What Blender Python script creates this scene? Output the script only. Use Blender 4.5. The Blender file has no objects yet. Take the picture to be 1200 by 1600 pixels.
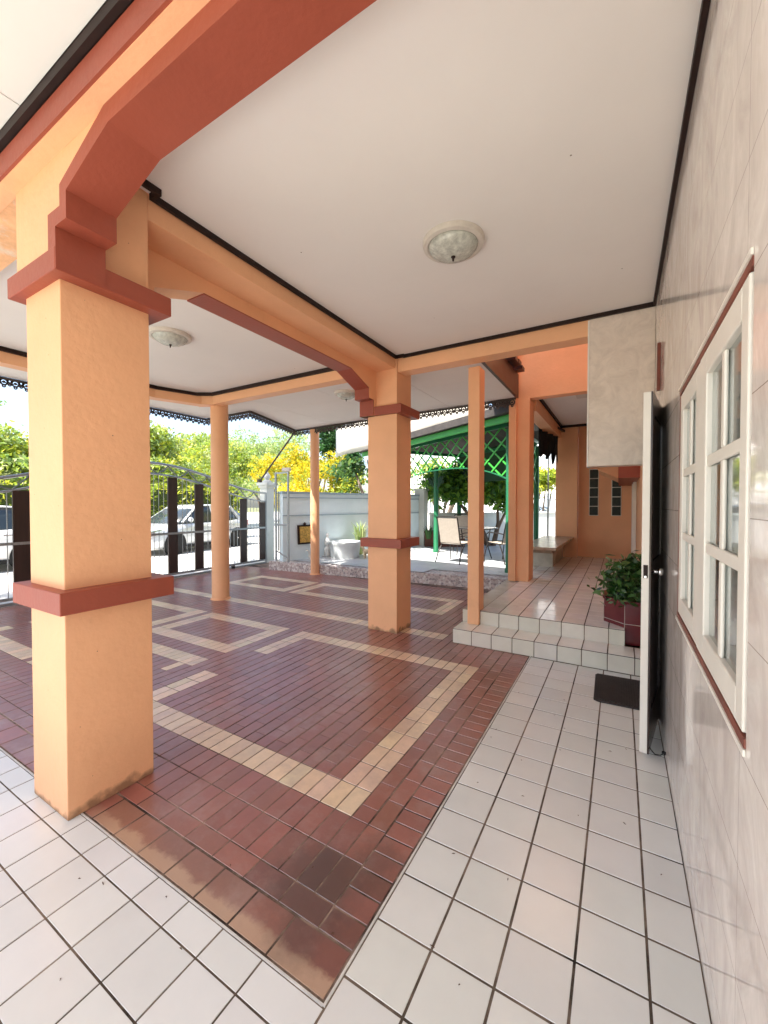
import bpy, bmesh, math, random
import numpy as np
from mathutils import Vector, Matrix
random.seed(7); rng = np.random.default_rng(7)
S = bpy.context.scene
COL = S.collection
R = math.radians

# ------------------------------------------------------------------ camera
cam = bpy.data.cameras.new("camera"); co = bpy.data.objects.new("camera", cam); COL.objects.link(co)
F = 631.0; YAW = math.atan(369 / F); PIT = -math.atan(12 / F)
fw = Vector((-math.sin(YAW) * math.cos(PIT), math.cos(YAW) * math.cos(PIT), math.sin(PIT)))
rt = Vector((math.cos(YAW), math.sin(YAW), 0)); up = rt.cross(fw)
co.matrix_world = Matrix(((rt.x, up.x, -fw.x, 0), (rt.y, up.y, -fw.y, 0), (rt.z, up.z, -fw.z, 1.45), (0, 0, 0, 1)))
cam.sensor_fit = 'HORIZONTAL'; cam.sensor_width = 36; cam.lens = F / 1200 * 36
cam.clip_start = 0.05; cam.clip_end = 2000
S.camera = co

# ------------------------------------------------------------------ light
SUN_EL, SUN_AZ = 58, 198          # azimuth clockwise from +Y
w = bpy.data.worlds.new("World"); S.world = w; w.use_nodes = True
nt = w.node_tree; nt.nodes.clear()
sky = nt.nodes.new('ShaderNodeTexSky'); sky.sky_type = 'NISHITA'; sky.sun_disc = False
sky.sun_elevation = R(SUN_EL); sky.sun_rotation = R(SUN_AZ); sky.dust_density = 2.5; sky.air_density = 1.0; sky.ozone_density = 1.0
bg = nt.nodes.new('ShaderNodeBackground'); bg.inputs[1].default_value = 0.15
ow = nt.nodes.new('ShaderNodeOutputWorld')
nt.links.new(sky.outputs[0], bg.inputs[0]); nt.links.new(bg.outputs[0], ow.inputs[0])
sl = bpy.data.lights.new("sun", 'SUN'); sl.energy = 5.0; sl.angle = R(0.6); sl.color = (1, .95, .87)
so = bpy.data.objects.new("sun", sl); COL.objects.link(so)
sd = Vector((math.sin(R(SUN_AZ)) * math.cos(R(SUN_EL)), math.cos(R(SUN_AZ)) * math.cos(R(SUN_EL)), math.sin(R(SUN_EL))))
so.rotation_euler = sd.to_track_quat('Z', 'Y').to_euler()
S.view_settings.view_transform = 'Standard'; S.view_settings.look = 'None'
S.view_settings.exposure = 1.62; S.view_settings.gamma = 1.0; S.view_settings.use_curve_mapping = False
S.cycles.max_bounces = 10; S.cycles.diffuse_bounces = 6; S.cycles.glossy_bounces = 4; S.cycles.transmission_bounces = 6
S.cycles.transparent_max_bounces = 8

# ------------------------------------------------------------------ materials
MATS = {}
def mat(name, base, rough=.6, spec=.5, metal=0, var=0, vscale=3, bump=0, bscale=60, attr=False, coat=0, dirt=None, alpha=1, trans=0, translucent=0, stretch=None):
    if name in MATS: return MATS[name]
    m = bpy.data.materials.new(name); m.use_nodes = True; MATS[name] = m
    t = m.node_tree; N = t.nodes; L = t.links
    b = N['Principled BSDF']
    b.inputs['Roughness'].default_value = rough; b.inputs['Metallic'].default_value = metal
    b.inputs['Specular IOR Level'].default_value = spec; b.inputs['Coat Weight'].default_value = coat
    b.inputs['Base Color'].default_value = (*base, 1)
    if trans: b.inputs['Transmission Weight'].default_value = trans
    geo = N.new('ShaderNodeNewGeometry'); pos = geo.outputs['Position']
    if stretch:
        mp = N.new('ShaderNodeMapping'); mp.inputs['Scale'].default_value = stretch; L.new(pos, mp.inputs[0]); pos = mp.outputs[0]
    cur = None
    if attr:
        a = N.new('ShaderNodeAttribute'); a.attribute_name = 'col'; cur = a.outputs['Color']
    if var:
        n = N.new('ShaderNodeTexNoise'); n.inputs['Scale'].default_value = vscale; n.inputs['Detail'].default_value = 6; n.inputs['Roughness'].default_value = .62
        L.new(pos, n.inputs['Vector'])
        mr = N.new('ShaderNodeMapRange'); mr.inputs['From Min'].default_value = .3; mr.inputs['From Max'].default_value = .7
        mr.inputs['To Min'].default_value = 1 - var; mr.inputs['To Max'].default_value = 1 + var
        L.new(n.outputs[0], mr.inputs[0])
        hs = N.new('ShaderNodeVectorMath'); hs.operation = 'SCALE'; 
        if cur: L.new(cur, hs.inputs[0])
        else: hs.inputs[0].default_value = base
        L.new(mr.outputs[0], hs.inputs['Scale']); cur = hs.outputs[0]
        r2 = N.new('ShaderNodeMapRange'); r2.inputs['To Min'].default_value = max(.02, rough - .08); r2.inputs['To Max'].default_value = min(1, rough + .1)
        L.new(n.outputs[0], r2.inputs[0]); L.new(r2.outputs[0], b.inputs['Roughness'])
    if dirt:   # (colour, scale, threshold, amount): blotchy staining with its own shape
        n2 = N.new('ShaderNodeTexNoise'); n2.inputs['Scale'].default_value = dirt[1]; n2.inputs['Detail'].default_value = 9; n2.inputs['Roughness'].default_value = .7
        L.new(geo.outputs['Position'], n2.inputs['Vector'])
        m2 = N.new('ShaderNodeMapRange'); m2.inputs['From Min'].default_value = dirt[2]; m2.inputs['From Max'].default_value = dirt[2] + .14
        m2.inputs['To Max'].default_value = dirt[3]; L.new(n2.outputs[0], m2.inputs[0])
        mx = N.new('ShaderNodeMix'); mx.data_type = 'RGBA'; L.new(m2.outputs[0], mx.inputs['Factor'])
        if cur: L.new(cur, mx.inputs['A'])
        else: mx.inputs['A'].default_value = (*base, 1)
        mx.inputs['B'].default_value = (*dirt[0], 1); cur = mx.outputs['Result']
    if cur: L.new(cur, b.inputs['Base Color'])
    if bump:
        n3 = N.new('ShaderNodeTexNoise'); n3.inputs['Scale'].default_value = bscale; n3.inputs['Detail'].default_value = 4
        L.new(pos, n3.inputs['Vector'])
        bp = N.new('ShaderNodeBump'); bp.inputs['Strength'].default_value = bump; bp.inputs['Distance'].default_value = .01
        L.new(n3.outputs[0], bp.inputs['Height']); L.new(bp.outputs[0], b.inputs['Normal'])
    if translucent:
        tr = N.new('ShaderNodeBsdfTranslucent'); ms = N.new('ShaderNodeMixShader'); ms.inputs[0].default_value = translucent
        if cur: L.new(cur, tr.inputs[0])
        else: tr.inputs[0].default_value = (*base, 1)
        L.new(b.outputs[0], ms.inputs[1]); L.new(tr.outputs[0], ms.inputs[2]); L.new(ms.outputs[0], N['Material Output'].inputs[0])
    return m

ORANGE = mat('orange_paint', (.82, .44, .24), .5, .32, var=.06, vscale=1.6, bump=.28, bscale=28, dirt=((.66, .34, .18), 2.3, .60, .4))
RED = mat('terracotta_paint', (.31, .070, .040), .45, .4, var=.08, vscale=2.2, bump=.15, bscale=40)
WHITE = mat('ceiling_paint', (.80, .765, .725), .75, .2, var=.035, vscale=.7, bump=.06, bscale=18, dirt=((.55, .5, .44), 1.7, .68, .25))
def specks(m):
    t = m.node_tree; N = t.nodes; L = t.links; b = N['Principled BSDF']; cur = b.inputs['Base Color'].links[0].from_socket
    g = N.new('ShaderNodeNewGeometry'); v = N.new('ShaderNodeTexVoronoi'); v.inputs['Scale'].default_value = 5; L.new(g.outputs['Position'], v.inputs['Vector'])
    a = N.new('ShaderNodeMath'); a.operation = 'LESS_THAN'; L.new(v.outputs['Distance'], a.inputs[0]); a.inputs[1].default_value = .022
    s_ = N.new('ShaderNodeSeparateColor'); L.new(v.outputs['Color'], s_.inputs[0]); c = N.new('ShaderNodeMath'); c.operation = 'GREATER_THAN'; L.new(s_.outputs[0], c.inputs[0]); c.inputs[1].default_value = .72
    p = N.new('ShaderNodeMath'); p.operation = 'MULTIPLY'; L.new(a.outputs[0], p.inputs[0]); L.new(c.outputs[0], p.inputs[1])
    mx = N.new('ShaderNodeMix'); mx.data_type = 'RGBA'; L.new(p.outputs[0], mx.inputs['Factor']); L.new(cur, mx.inputs['A']); mx.inputs['B'].default_value = (.16, .12, .09, 1); L.new(mx.outputs['Result'], b.inputs['Base Color'])
specks(WHITE)
DARK = mat('dark_stained_wood', (.020, .009, .007), .55, .25, var=.3, vscale=12)
FASCIA = mat('brown_fascia_wood', (.055, .012, .008), .4, .5, var=.3, vscale=6)
GROUT = mat('grout', (.17, .13, .10), .9, .2, var=.5, vscale=7, dirt=((.02, .016, .013), 1.3, .46, .95))
GROUTB = mat('grout_brown', (.26, .19, .15), .9, .2, var=.4, vscale=9, dirt=((.035, .024, .02), 2.1, .44, .9))
WTILE = mat('white_floor_tile', (.70, .68, .65), .2, .5, attr=True, var=.03, vscale=5, bump=.05, bscale=5, dirt=((.42, .38, .33), 9, .70, .4))
WPAINT = mat('cream_white_paint', (.82, .78, .70), .38, .45, var=.04, vscale=6, bump=.05, bscale=60, dirt=((.5, .42, .32), 7, .66, .4))
METAL = mat('grey_steel', (.33, .35, .36), .38, .5, metal=.6, var=.15, vscale=20)
GATEM = mat('gate_steel', (.16, .17, .17), .45, .5, metal=.4, var=.2, vscale=15)
PLANK = mat('dark_brown_plank', (.030, .014, .011), .33, .5, var=.25, vscale=4, bump=.2, bscale=50, stretch=(8, 8, .8))
GREEN = mat('green_paint', (.045, .33, .045), .42, .45, var=.18, vscale=5, bump=.1)
GREENP = mat('green_post_paint', (.012, .13, .055), .42, .45, var=.18, vscale=5, bump=.1)
BLUEW = mat('pale_blue_wall_paint', (.70, .81, .84), .75, .25, var=.07, vscale=1.3, bump=.2, bscale=25, dirt=((.35, .42, .43), 1.2, .62, .4))
GREYW = mat('pale_grey_wall_paint', (.62, .64, .60), .8, .25, var=.1, vscale=1.3, bump=.2, bscale=25, dirt=((.34, .35, .32), 1.5, .58, .5))
CONC = mat('concrete', (.50, .49, .46), .8, .25, var=.12, vscale=.6, bump=.2, bscale=20, dirt=((.3, .3, .28), .8, .6, .5))
BLACK = mat('black_rubber', (.012, .012, .012), .7, .3, var=.2, vscale=20)
BRONZE = mat('dark_bronze_tube', (.035, .028, .024), .38, .5, metal=.5)
SLING = mat('beige_sling_fabric', (.42, .37, .31), .85, .1, var=.08, vscale=25, bump=.3, bscale=300)
CLAY = mat('clay', (.12, .045, .03), .7, .3, var=.2, vscale=9)
BRICKRED = mat('oxblood_tile', (.12, .013, .016), .22, .5, var=.15, vscale=8)
BARK = mat('bark', (.17, .13, .10), .9, .1, var=.35, vscale=9, bump=.6, bscale=30, stretch=(1, 1, .3))
GLASS = mat('window_glass', (.9, .95, .95), .04, .5, trans=1); GLASS.node_tree.nodes['Principled BSDF'].inputs['IOR'].default_value = 1.28
DGLASS = mat('dark_car_glass', (.03, .04, .045), .06, .6)
CURT = mat('white_curtain', (.66, .68, .64), .9, .1, translucent=.2)
CARP = mat('silver_car_paint', (.55, .57, .58), .22, .6, metal=.25, coat=.6)
CARW = mat('white_car_paint', (.75, .75, .74), .25, .5, coat=.6)
CARB = mat('blue_car_paint', (.10, .16, .24), .25, .5, coat=.6)
CHROME = mat('chrome', (.7, .7, .7), .18, .5, metal=1)
RUBM = mat('doormat_rubber', (.045, .040, .038), .7, .25, var=.25, vscale=30)
BRASS = mat('gold_relief', (.55, .33, .08), .4, .5, metal=.5, var=.5, vscale=25, bump=1, bscale=40)
GLOBE = mat('frosted_glass_bowl', (.50, .51, .45), .18, .5, var=.28, vscale=30, bump=.5, bscale=70)
PLAST = mat('aged_cream_plaster', (.62, .57, .50), .55, .3, var=.08, vscale=20)
CANVAS = mat('white_canvas', (.66, .63, .56), .8, .2, var=.06, vscale=1.6, bump=.25, bscale=4)
ROOFT = mat('dark_roof_tile', (.055, .048, .045), .7, .3, var=.3, vscale=5, bump=.6, bscale=14)
LACE = mat('lace_wood', (.07, .055, .048), .6, .3, var=.2, vscale=10)
GREYT = mat('terrace_tile', (.52, .55, .56), .35, .4, attr=True, var=.06, vscale=5)
REDW = mat('red_brown_window_wood', (.20, .055, .035), .45, .4, var=.25, vscale=12)
WOODD = mat('dark_door_wood', (.035, .016, .010), .22, .5, var=.35, vscale=3, stretch=(9, 9, .6))
GBLOCK = mat('glass_block', (.025, .035, .03), .4, .25, var=.4, vscale=18, bump=.5, bscale=25)
STEPT = mat('cream_step_tile', (.64, .60, .51), .13, .5, attr=True, var=.05, vscale=6)
SOIL = mat('soil', (.05, .035, .025), .95, .1, var=.4, vscale=20)

def pebble():
    m = bpy.data.materials.new('pink_crazy_marble'); m.use_nodes = True; t = m.node_tree; N = t.nodes; L = t.links; b = N['Principled BSDF']
    g = N.new('ShaderNodeNewGeometry'); v = N.new('ShaderNodeTexVoronoi'); v.inputs['Scale'].default_value = 26; L.new(g.outputs['Position'], v.inputs['Vector'])
    e = N.new('ShaderNodeTexVoronoi'); e.feature = 'DISTANCE_TO_EDGE'; e.inputs['Scale'].default_value = 26; L.new(g.outputs['Position'], e.inputs['Vector'])
    r = N.new('ShaderNodeValToRGB'); L.new(v.outputs['Color'], r.inputs[0]); r.color_ramp.interpolation = 'CONSTANT'
    els = r.color_ramp.elements; els[0].color = (.42, .33, .32, 1); els[1].position = .35; els[1].color = (.62, .52, .50, 1)
    for p, c in ((.5, (.72, .68, .66, 1)), (.66, (.30, .25, .26, 1)), (.78, (.55, .47, .46, 1))): k = els.new(p); k.color = c
    mx = N.new('ShaderNodeMix'); mx.data_type = 'RGBA'; mr = N.new('ShaderNodeMapRange'); mr.inputs['From Min'].default_value = .03; mr.inputs['From Max'].default_value = .09
    L.new(e.outputs['Distance'], mr.inputs[0]); L.new(mr.outputs[0], mx.inputs['Factor']); mx.inputs['A'].default_value = (.55, .50, .47, 1); L.new(r.outputs[0], mx.inputs['B'])
    L.new(mx.outputs['Result'], b.inputs['Base Color']); b.inputs['Roughness'].default_value = .4
    bp = N.new('ShaderNodeBump'); bp.inputs['Strength'].default_value = .6; bp.inputs['Distance'].default_value = .01; L.new(mr.outputs[0], bp.inputs['Height']); L.new(bp.outputs[0], b.inputs['Normal'])
    return m
PEB = pebble()

def marble_wall(name, joints=True, rough=.07, c1=(.96, .89, .82), c2=(.68, .59, .54), streak=(1, 2.2, 1.1)):
    """glossy marble-look wall tiles in world space, joints every 0.26 m up and 0.503 m along Y"""
    m = bpy.data.materials.new(name); m.use_nodes = True; t = m.node_tree; N = t.nodes; L = t.links; b = N['Principled BSDF']
    g = N.new('ShaderNodeNewGeometry'); sx = N.new('ShaderNodeSeparateXYZ'); L.new(g.outputs['Position'], sx.inputs[0])
    mp = N.new('ShaderNodeMapping'); mp.inputs['Scale'].default_value = streak; L.new(g.outputs['Position'], mp.inputs[0])
    n = N.new('ShaderNodeTexNoise'); n.inputs['Scale'].default_value = 3.2; n.inputs['Detail'].default_value = 9; n.inputs['Roughness'].default_value = .66; n.inputs['Distortion'].default_value = 1.1; L.new(mp.outputs[0], n.inputs['Vector'])
    n2 = N.new('ShaderNodeTexNoise'); n2.inputs['Scale'].default_value = 14; n2.inputs['Detail'].default_value = 5; n2.inputs['Distortion'].default_value = 2; L.new(mp.outputs[0], n2.inputs['Vector'])
    r = N.new('ShaderNodeMapRange'); r.inputs['From Min'].default_value = .32; r.inputs['From Max'].default_value = .66; L.new(n.outputs[0], r.inputs[0])
    mx = N.new('ShaderNodeMix'); mx.data_type = 'RGBA'; L.new(r.outputs[0], mx.inputs['Factor']); mx.inputs['A'].default_value = (*c2, 1); mx.inputs['B'].default_value = (*c1, 1)
    r2 = N.new('ShaderNodeMapRange'); r2.inputs['From Min'].default_value = .45; r2.inputs['From Max'].default_value = .75; r2.inputs['To Max'].default_value = .45; L.new(n2.outputs[0], r2.inputs[0])
    m2 = N.new('ShaderNodeMix'); m2.data_type = 'RGBA'; L.new(r2.outputs[0], m2.inputs['Factor']); L.new(mx.outputs['Result'], m2.inputs['A']); m2.inputs['B'].default_value = (.74, .66, .58, 1)
    cur = m2.outputs['Result']
    if joints:
        def line(sock, pitch, off, wd):
            a = N.new('ShaderNodeMath'); a.operation = 'SUBTRACT'; L.new(sock, a.inputs[0]); a.inputs[1].default_value = off
            p = N.new('ShaderNodeMath'); p.operation = 'PINGPONG'; L.new(a.outputs[0], p.inputs[0]); p.inputs[1].default_value = pitch / 2
            c = N.new('ShaderNodeMath'); c.operation = 'LESS_THAN'; L.new(p.outputs[0], c.inputs[0]); c.inputs[1].default_value = wd
            return c.outputs[0]
        a1 = line(sx.outputs['Y'], .503, 1.17, .0013); a2 = line(sx.outputs['Z'], .26, .64, .0012)
        mm = N.new('ShaderNodeMath'); mm.operation = 'MAXIMUM'; L.new(a1, mm.inputs[0]); L.new(a2, mm.inputs[1])
        sc = N.new('ShaderNodeMath'); sc.operation = 'MULTIPLY'; L.new(mm.outputs[0], sc.inputs[0]); sc.inputs[1].default_value = .75
        m3 = N.new('ShaderNodeMix'); m3.data_type = 'RGBA'; L.new(sc.outputs[0], m3.inputs['Factor']); L.new(cur, m3.inputs['A']); m3.inputs['B'].default_value = (.26, .18, .14, 1)
        cur = m3.outputs['Result']
        # every tile leans a hair differently, which breaks the mirror image
        fl1 = N.new('ShaderNodeVectorMath'); fl1.operation = 'SNAP'; fl1.inputs[1].default_value = (10, .503, .26)
        ad = N.new('ShaderNodeVectorMath'); ad.operation = 'ADD'; ad.inputs[1].default_value = (0, -1.17 + 5.03, -.64 + 2.6); L.new(g.outputs['Position'], ad.inputs[0]); L.new(ad.outputs[0], fl1.inputs[0])
        wn = N.new('ShaderNodeTexWhiteNoise'); L.new(fl1.outputs[0], wn.inputs['Vector'])
        sb = N.new('ShaderNodeVectorMath'); sb.operation = 'SUBTRACT'; L.new(wn.outputs['Color'], sb.inputs[0]); sb.inputs[1].default_value = (.5, .5, .5)
        s2 = N.new('ShaderNodeVectorMath'); s2.operation = 'SCALE'; L.new(sb.outputs[0], s2.inputs[0]); s2.inputs['Scale'].default_value = .008
        n4 = N.new('ShaderNodeVectorMath'); n4.operation = 'ADD'; L.new(g.outputs['Normal'], n4.inputs[0]); L.new(s2.outputs[0], n4.inputs[1])
        nn = N.new('ShaderNodeVectorMath'); nn.operation = 'NORMALIZE'; L.new(n4.outputs[0], nn.inputs[0])
        wv = N.new('ShaderNodeTexNoise'); wv.inputs['Scale'].default_value = 7; L.new(g.outputs['Position'], wv.inputs['Vector'])
        bp = N.new('ShaderNodeBump'); bp.inputs['Strength'].default_value = .05; bp.inputs['Distance'].default_value = .02; L.new(wv.outputs[0], bp.inputs['Height']); L.new(nn.outputs[0], bp.inputs['Normal'])
        L.new(bp.outputs[0], b.inputs['Normal'])
    L.new(cur, b.inputs['Base Color']); b.inputs['Roughness'].default_value = rough
    return m
MARBLE = marble_wall('glossy_marble_tile')
MARBLE2 = marble_wall('matt_marble_cladding', joints=False, rough=.35, c1=(.80, .69, .59), c2=(.62, .52, .44), streak=(2.2, 2.2, 2.2))

def brown_tile_mat():
    """glazed quarry tile: per-tile colour, worn tan strip along the near edge, black grime in the near corner"""
    m = mat('brown_glazed_tile', (.2, .05, .04), .34, .8, attr=True, var=.10, vscale=16, bump=.14, bscale=22, dirt=((.38, .27, .24), 3.6, .50, .38))  # pale mottling is dust and also paints in some hazy glare
    t = m.node_tree; N = t.nodes; L = t.links; b = N['Principled BSDF']; b.inputs['IOR'].default_value = 1.75
    cur = b.inputs['Base Color'].links[0].from_socket
    g = N.new('ShaderNodeNewGeometry'); sx = N.new('ShaderNodeSeparateXYZ'); L.new(g.outputs['Position'], sx.inputs[0])
    nz = N.new('ShaderNodeTexNoise'); nz.inputs['Scale'].default_value = 13; nz.inputs['Detail'].default_value = 12; nz.inputs['Roughness'].default_value = .68; L.new(g.outputs['Position'], nz.inputs['Vector'])
    def mth(op, a, b_):
        k = N.new('ShaderNodeMath'); k.operation = op
        for i, v in enumerate((a, b_)):
            if isinstance(v, (int, float)): k.inputs[i].default_value = v
            else: L.new(v, k.inputs[i])
        return k.outputs[0]
    def ramp(v, a, b_, lo=0, hi=1):
        k = N.new('ShaderNodeMapRange'); L.new(v, k.inputs[0]); k.inputs['From Min'].default_value = a; k.inputs['From Max'].default_value = b_
        k.inputs['To Min'].default_value = lo; k.inputs['To Max'].default_value = hi; return k.outputs[0]
    yy = mth('ADD', sx.outputs['Y'], mth('MULTIPLY', nz.outputs[0], .12))
    f = mth('MULTIPLY', ramp(yy, 1.030, 1.005), ramp(sx.outputs['X'], -2.25, -1.95)); f = mth('MULTIPLY', f, .8)
    mx = N.new('ShaderNodeMix'); mx.data_type = 'RGBA'; L.new(f, mx.inputs['Factor']); L.new(cur, mx.inputs['A']); mx.inputs['B'].default_value = (.47, .31, .21, 1)
    def blob(cx, cy, rad):
        d = N.new('ShaderNodeVectorMath'); d.operation = 'DISTANCE'; L.new(g.outputs['Position'], d.inputs[0]); d.inputs[1].default_value = (cx, cy, 0)
        dd = mth('ADD', d.outputs['Value'], mth('MULTIPLY', nz.outputs[0], .3)); return ramp(dd, rad + .20, rad + .10)
    g1 = mth('MAXIMUM', blob(-.98, 1.17, .17), blob(-.85, 1.38, .10)); g1 = mth('MAXIMUM', g1, mth('MULTIPLY', blob(-.92, .98, .08), .8)); g1 = mth('MULTIPLY', g1, .45)
    m2 = N.new('ShaderNodeMix'); m2.data_type = 'RGBA'; L.new(g1, m2.inputs['Factor']); L.new(mx.outputs['Result'], m2.inputs['A']); m2.inputs['B'].default_value = (.028, .022, .022, 1)
    L.new(m2.outputs['Result'], b.inputs['Base Color'])
    return m
BTILE = brown_tile_mat()
def pillar_mat():
    m = ORANGE.copy(); m.name = 'orange_paint_scuffed'; t = m.node_tree; N = t.nodes; L = t.links; b = N['Principled BSDF']
    cur = b.inputs['Base Color'].links[0].from_socket; g = N.new('ShaderNodeNewGeometry'); sx = N.new('ShaderNodeSeparateXYZ'); L.new(g.outputs['Position'], sx.inputs[0])
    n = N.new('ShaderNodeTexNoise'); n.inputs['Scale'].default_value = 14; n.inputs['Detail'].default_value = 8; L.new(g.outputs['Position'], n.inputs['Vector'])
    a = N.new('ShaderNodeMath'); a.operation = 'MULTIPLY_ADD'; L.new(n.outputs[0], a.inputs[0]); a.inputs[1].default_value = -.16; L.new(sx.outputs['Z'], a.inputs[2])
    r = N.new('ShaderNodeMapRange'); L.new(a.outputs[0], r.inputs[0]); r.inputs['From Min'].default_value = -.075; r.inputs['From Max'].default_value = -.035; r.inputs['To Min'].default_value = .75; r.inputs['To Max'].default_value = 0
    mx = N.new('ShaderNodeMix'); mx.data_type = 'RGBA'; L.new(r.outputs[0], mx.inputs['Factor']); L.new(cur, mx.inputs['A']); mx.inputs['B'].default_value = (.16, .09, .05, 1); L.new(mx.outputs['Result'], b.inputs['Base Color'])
    return m
PILLAR = pillar_mat()

# ------------------------------------------------------------------ mesh builder
def wloc(o):
    v = Vector((0, 0, 0))
    while o is not None: v += o.location; o = o.parent
    return v
class MB:
    def __init__(s): s.v = []; s.f = []; s.c = []
    def add(s, vs, fs, col=None):
        n = len(s.v); s.v += [tuple(p) for p in vs]; s.f += [tuple(i + n for i in f) for f in fs]
        s.c += [col or (1, 1, 1)] * len(vs); return s
    def box(s, x0, x1, y0, y1, z0, z1, col=None):
        return s.add([(x0, y0, z0), (x1, y0, z0), (x1, y1, z0), (x0, y1, z0), (x0, y0, z1), (x1, y0, z1), (x1, y1, z1), (x0, y1, z1)],
                     [(0, 3, 2, 1), (4, 5, 6, 7), (0, 1, 5, 4), (1, 2, 6, 5), (2, 3, 7, 6), (3, 0, 4, 7)], col)
    def bar(s, a, b, w_, h_, upv=(0, 0, 1), col=None):
        a = Vector(a); b = Vector(b); d = (b - a).normalized(); u = Vector(upv)
        if abs(d.dot(u)) > .99: u = Vector((0, 1, 0))
        r_ = d.cross(u).normalized(); u = r_.cross(d)
        P = [a + r_ * sx * w_ / 2 + u * sz * h_ / 2 for sx, sz in ((-1, -1), (1, -1), (1, 1), (-1, 1))]
        Q = [p + (b - a) for p in P]
        return s.add(P + Q, [(3, 2, 1, 0), (4, 5, 6, 7), (0, 1, 5, 4), (1, 2, 6, 5), (2, 3, 7, 6), (3, 0, 4, 7)], col)
    def prism(s, poly, axis, a, b):   # poly 2-D, extruded along axis from a to b
        def p3(p, t): return {'x': (t, p[0], p[1]), 'y': (p[0], t, p[1]), 'z': (p[0], p[1], t)}[axis]
        n = len(poly); vs = [p3(p, a) for p in poly] + [p3(p, b) for p in poly]
        return s.add(vs, [tuple(range(n)), tuple(range(2 * n - 1, n - 1, -1))] + [(i, i + n, (i + 1) % n + n, (i + 1) % n) for i in range(n)])
    def tube(s, pts, r, n=8, close=False):
        pts = [Vector(p) for p in pts]; m = len(pts); rs = r if isinstance(r, (list, tuple)) else [r] * m
        rings = []; ref = None
        for i, p in enumerate(pts):
            if close: d = (pts[(i + 1) % m] - pts[i - 1]).normalized()
            else: d = (pts[min(i + 1, m - 1)] - pts[max(i - 1, 0)]).normalized()
            if ref is None: ref = Vector((0, 0, 1)) if abs(d.z) < .9 else Vector((1, 0, 0))
            x = d.cross(ref).normalized(); y = d.cross(x).normalized(); ref = y.cross(d).normalized() if False else ref
            rings.append([p + (x * math.cos(2 * math.pi * k / n) + y * math.sin(2 * math.pi * k / n)) * rs[i] for k in range(n)])
        vs = [q for r_ in rings for q in r_]; fs = []
        for i in range(m if close else m - 1):
            j = (i + 1) % m
            for k in range(n): fs.append((i * n + k, i * n + (k + 1) % n, j * n + (k + 1) % n, j * n + k))
        if not close: fs += [tuple(range(n))[::-1], tuple(range((m - 1) * n, m * n))]
        return s.add(vs, fs)
    def lathe(s, prof, c, n=32, cap=True):
        vs = [(c[0] + r * math.cos(2 * math.pi * k / n), c[1] + r * math.sin(2 * math.pi * k / n), c[2] + z) for r, z in prof for k in range(n)]
        fs = [(i * n + k, i * n + (k + 1) % n, (i + 1) * n + (k + 1) % n, (i + 1) * n + k) for i in range(len(prof) - 1) for k in range(n)]
        if cap: fs += [tuple(range(n))[::-1], tuple(range((len(prof) - 1) * n, len(prof) * n))]
        return s.add(vs, fs)
    def loft(s, secs):
        n = len(secs[0]); vs = [p for q in secs for p in q]; fs = []
        for i in range(len(secs) - 1):
            for k in range(n): fs.append((i * n + k, i * n + (k + 1) % n, (i + 1) * n + (k + 1) % n, (i + 1) * n + k))
        fs += [tuple(range(n))[::-1], tuple(range((len(secs) - 1) * n, len(secs) * n))]
        return s.add(vs, fs)
    def build(s, name, m, parent=None, bevel=0, smooth=False, local=False, col=False):
        me = bpy.data.meshes.new(name); off = Vector((0, 0, 0)) if local or parent is None else wloc(parent)
        me.from_pydata([tuple(Vector(p) - off) for p in s.v], [], s.f)
        bm = bmesh.new(); bm.from_mesh(me); bmesh.ops.recalc_face_normals(bm, faces=bm.faces); bm.to_mesh(me); bm.free()
        if col:
            a = me.attributes.new('col', 'FLOAT_COLOR', 'POINT'); a.data.foreach_set('color', np.array([(*c, 1) for c in s.c], dtype=np.float32).ravel())
        me.materials.append(m); o = bpy.data.objects.new(name, me); COL.objects.link(o); o.parent = parent
        if smooth:
            for p in me.polygons: p.use_smooth = True
            if smooth != 'all': me.set_sharp_from_angle(angle=R(40))
        if bevel:
            b = o.modifiers.new('bevel', 'BEVEL'); b.width = bevel; b.segments = 2; b.limit_method = 'ANGLE'; b.angle_limit = R(40)
        return o
def tag(o, label=None, cat=None, group=None, kind=None):
    for k, v in (('label', label), ('category', cat), ('group', group), ('kind', kind)):
        if v: o[k] = v
    return o
def thing(name, loc, label, cat, group=None):
    o = bpy.data.objects.new(name, None); COL.objects.link(o); o.location = loc; o.empty_display_size = .1
    return tag(o, label, cat, group)
def copy_tree(o, parent=None):
    c = o.copy(); COL.objects.link(c); c.parent = parent
    for ch in [x for x in bpy.data.objects if x.parent == o and x != c]: copy_tree(ch, c)
    return c

# ------------------------------------------------------------------ ground and floors
g = MB().box(-160, 120, -120, 200, -.32, -.30); tag(g.build('ground', mat('dry_earth_grass', (.16, .17, .09), .95, .1, var=.3, vscale=.4)), kind='structure')
MB().box(-60, -7.9, -30, 60, -.29, -.055).build('street', CONC)['kind'] = 'structure'
MB().box(-7.9, 60, 17.2, 60, -.29, -.055).build('rear_street', CONC)['kind'] = 'structure'
MB().box(-7.9, 60, -30, 17.2, -.29, -.06).build('garden_ground', mat('bounce_toned_ground', (.27, .27, .20), .95, .1, var=.3, vscale=1.5))['kind'] = 'structure'  # invented lawn, its tone chosen for bounce light into the porch
MB().box(-7.75, -.7255, .896, 7.3, -.20, -.0018).build('floor_base', GROUTB)['kind'] = 'structure'
g_ = MB(); g_.box(-7.75, .40, -2.6, .896, -.20, -.0018); g_.box(-.7255, .40, .896, 4.05, -.20, -.0018); g_.build('white_floor_base', GROUT)['kind'] = 'structure'

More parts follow.
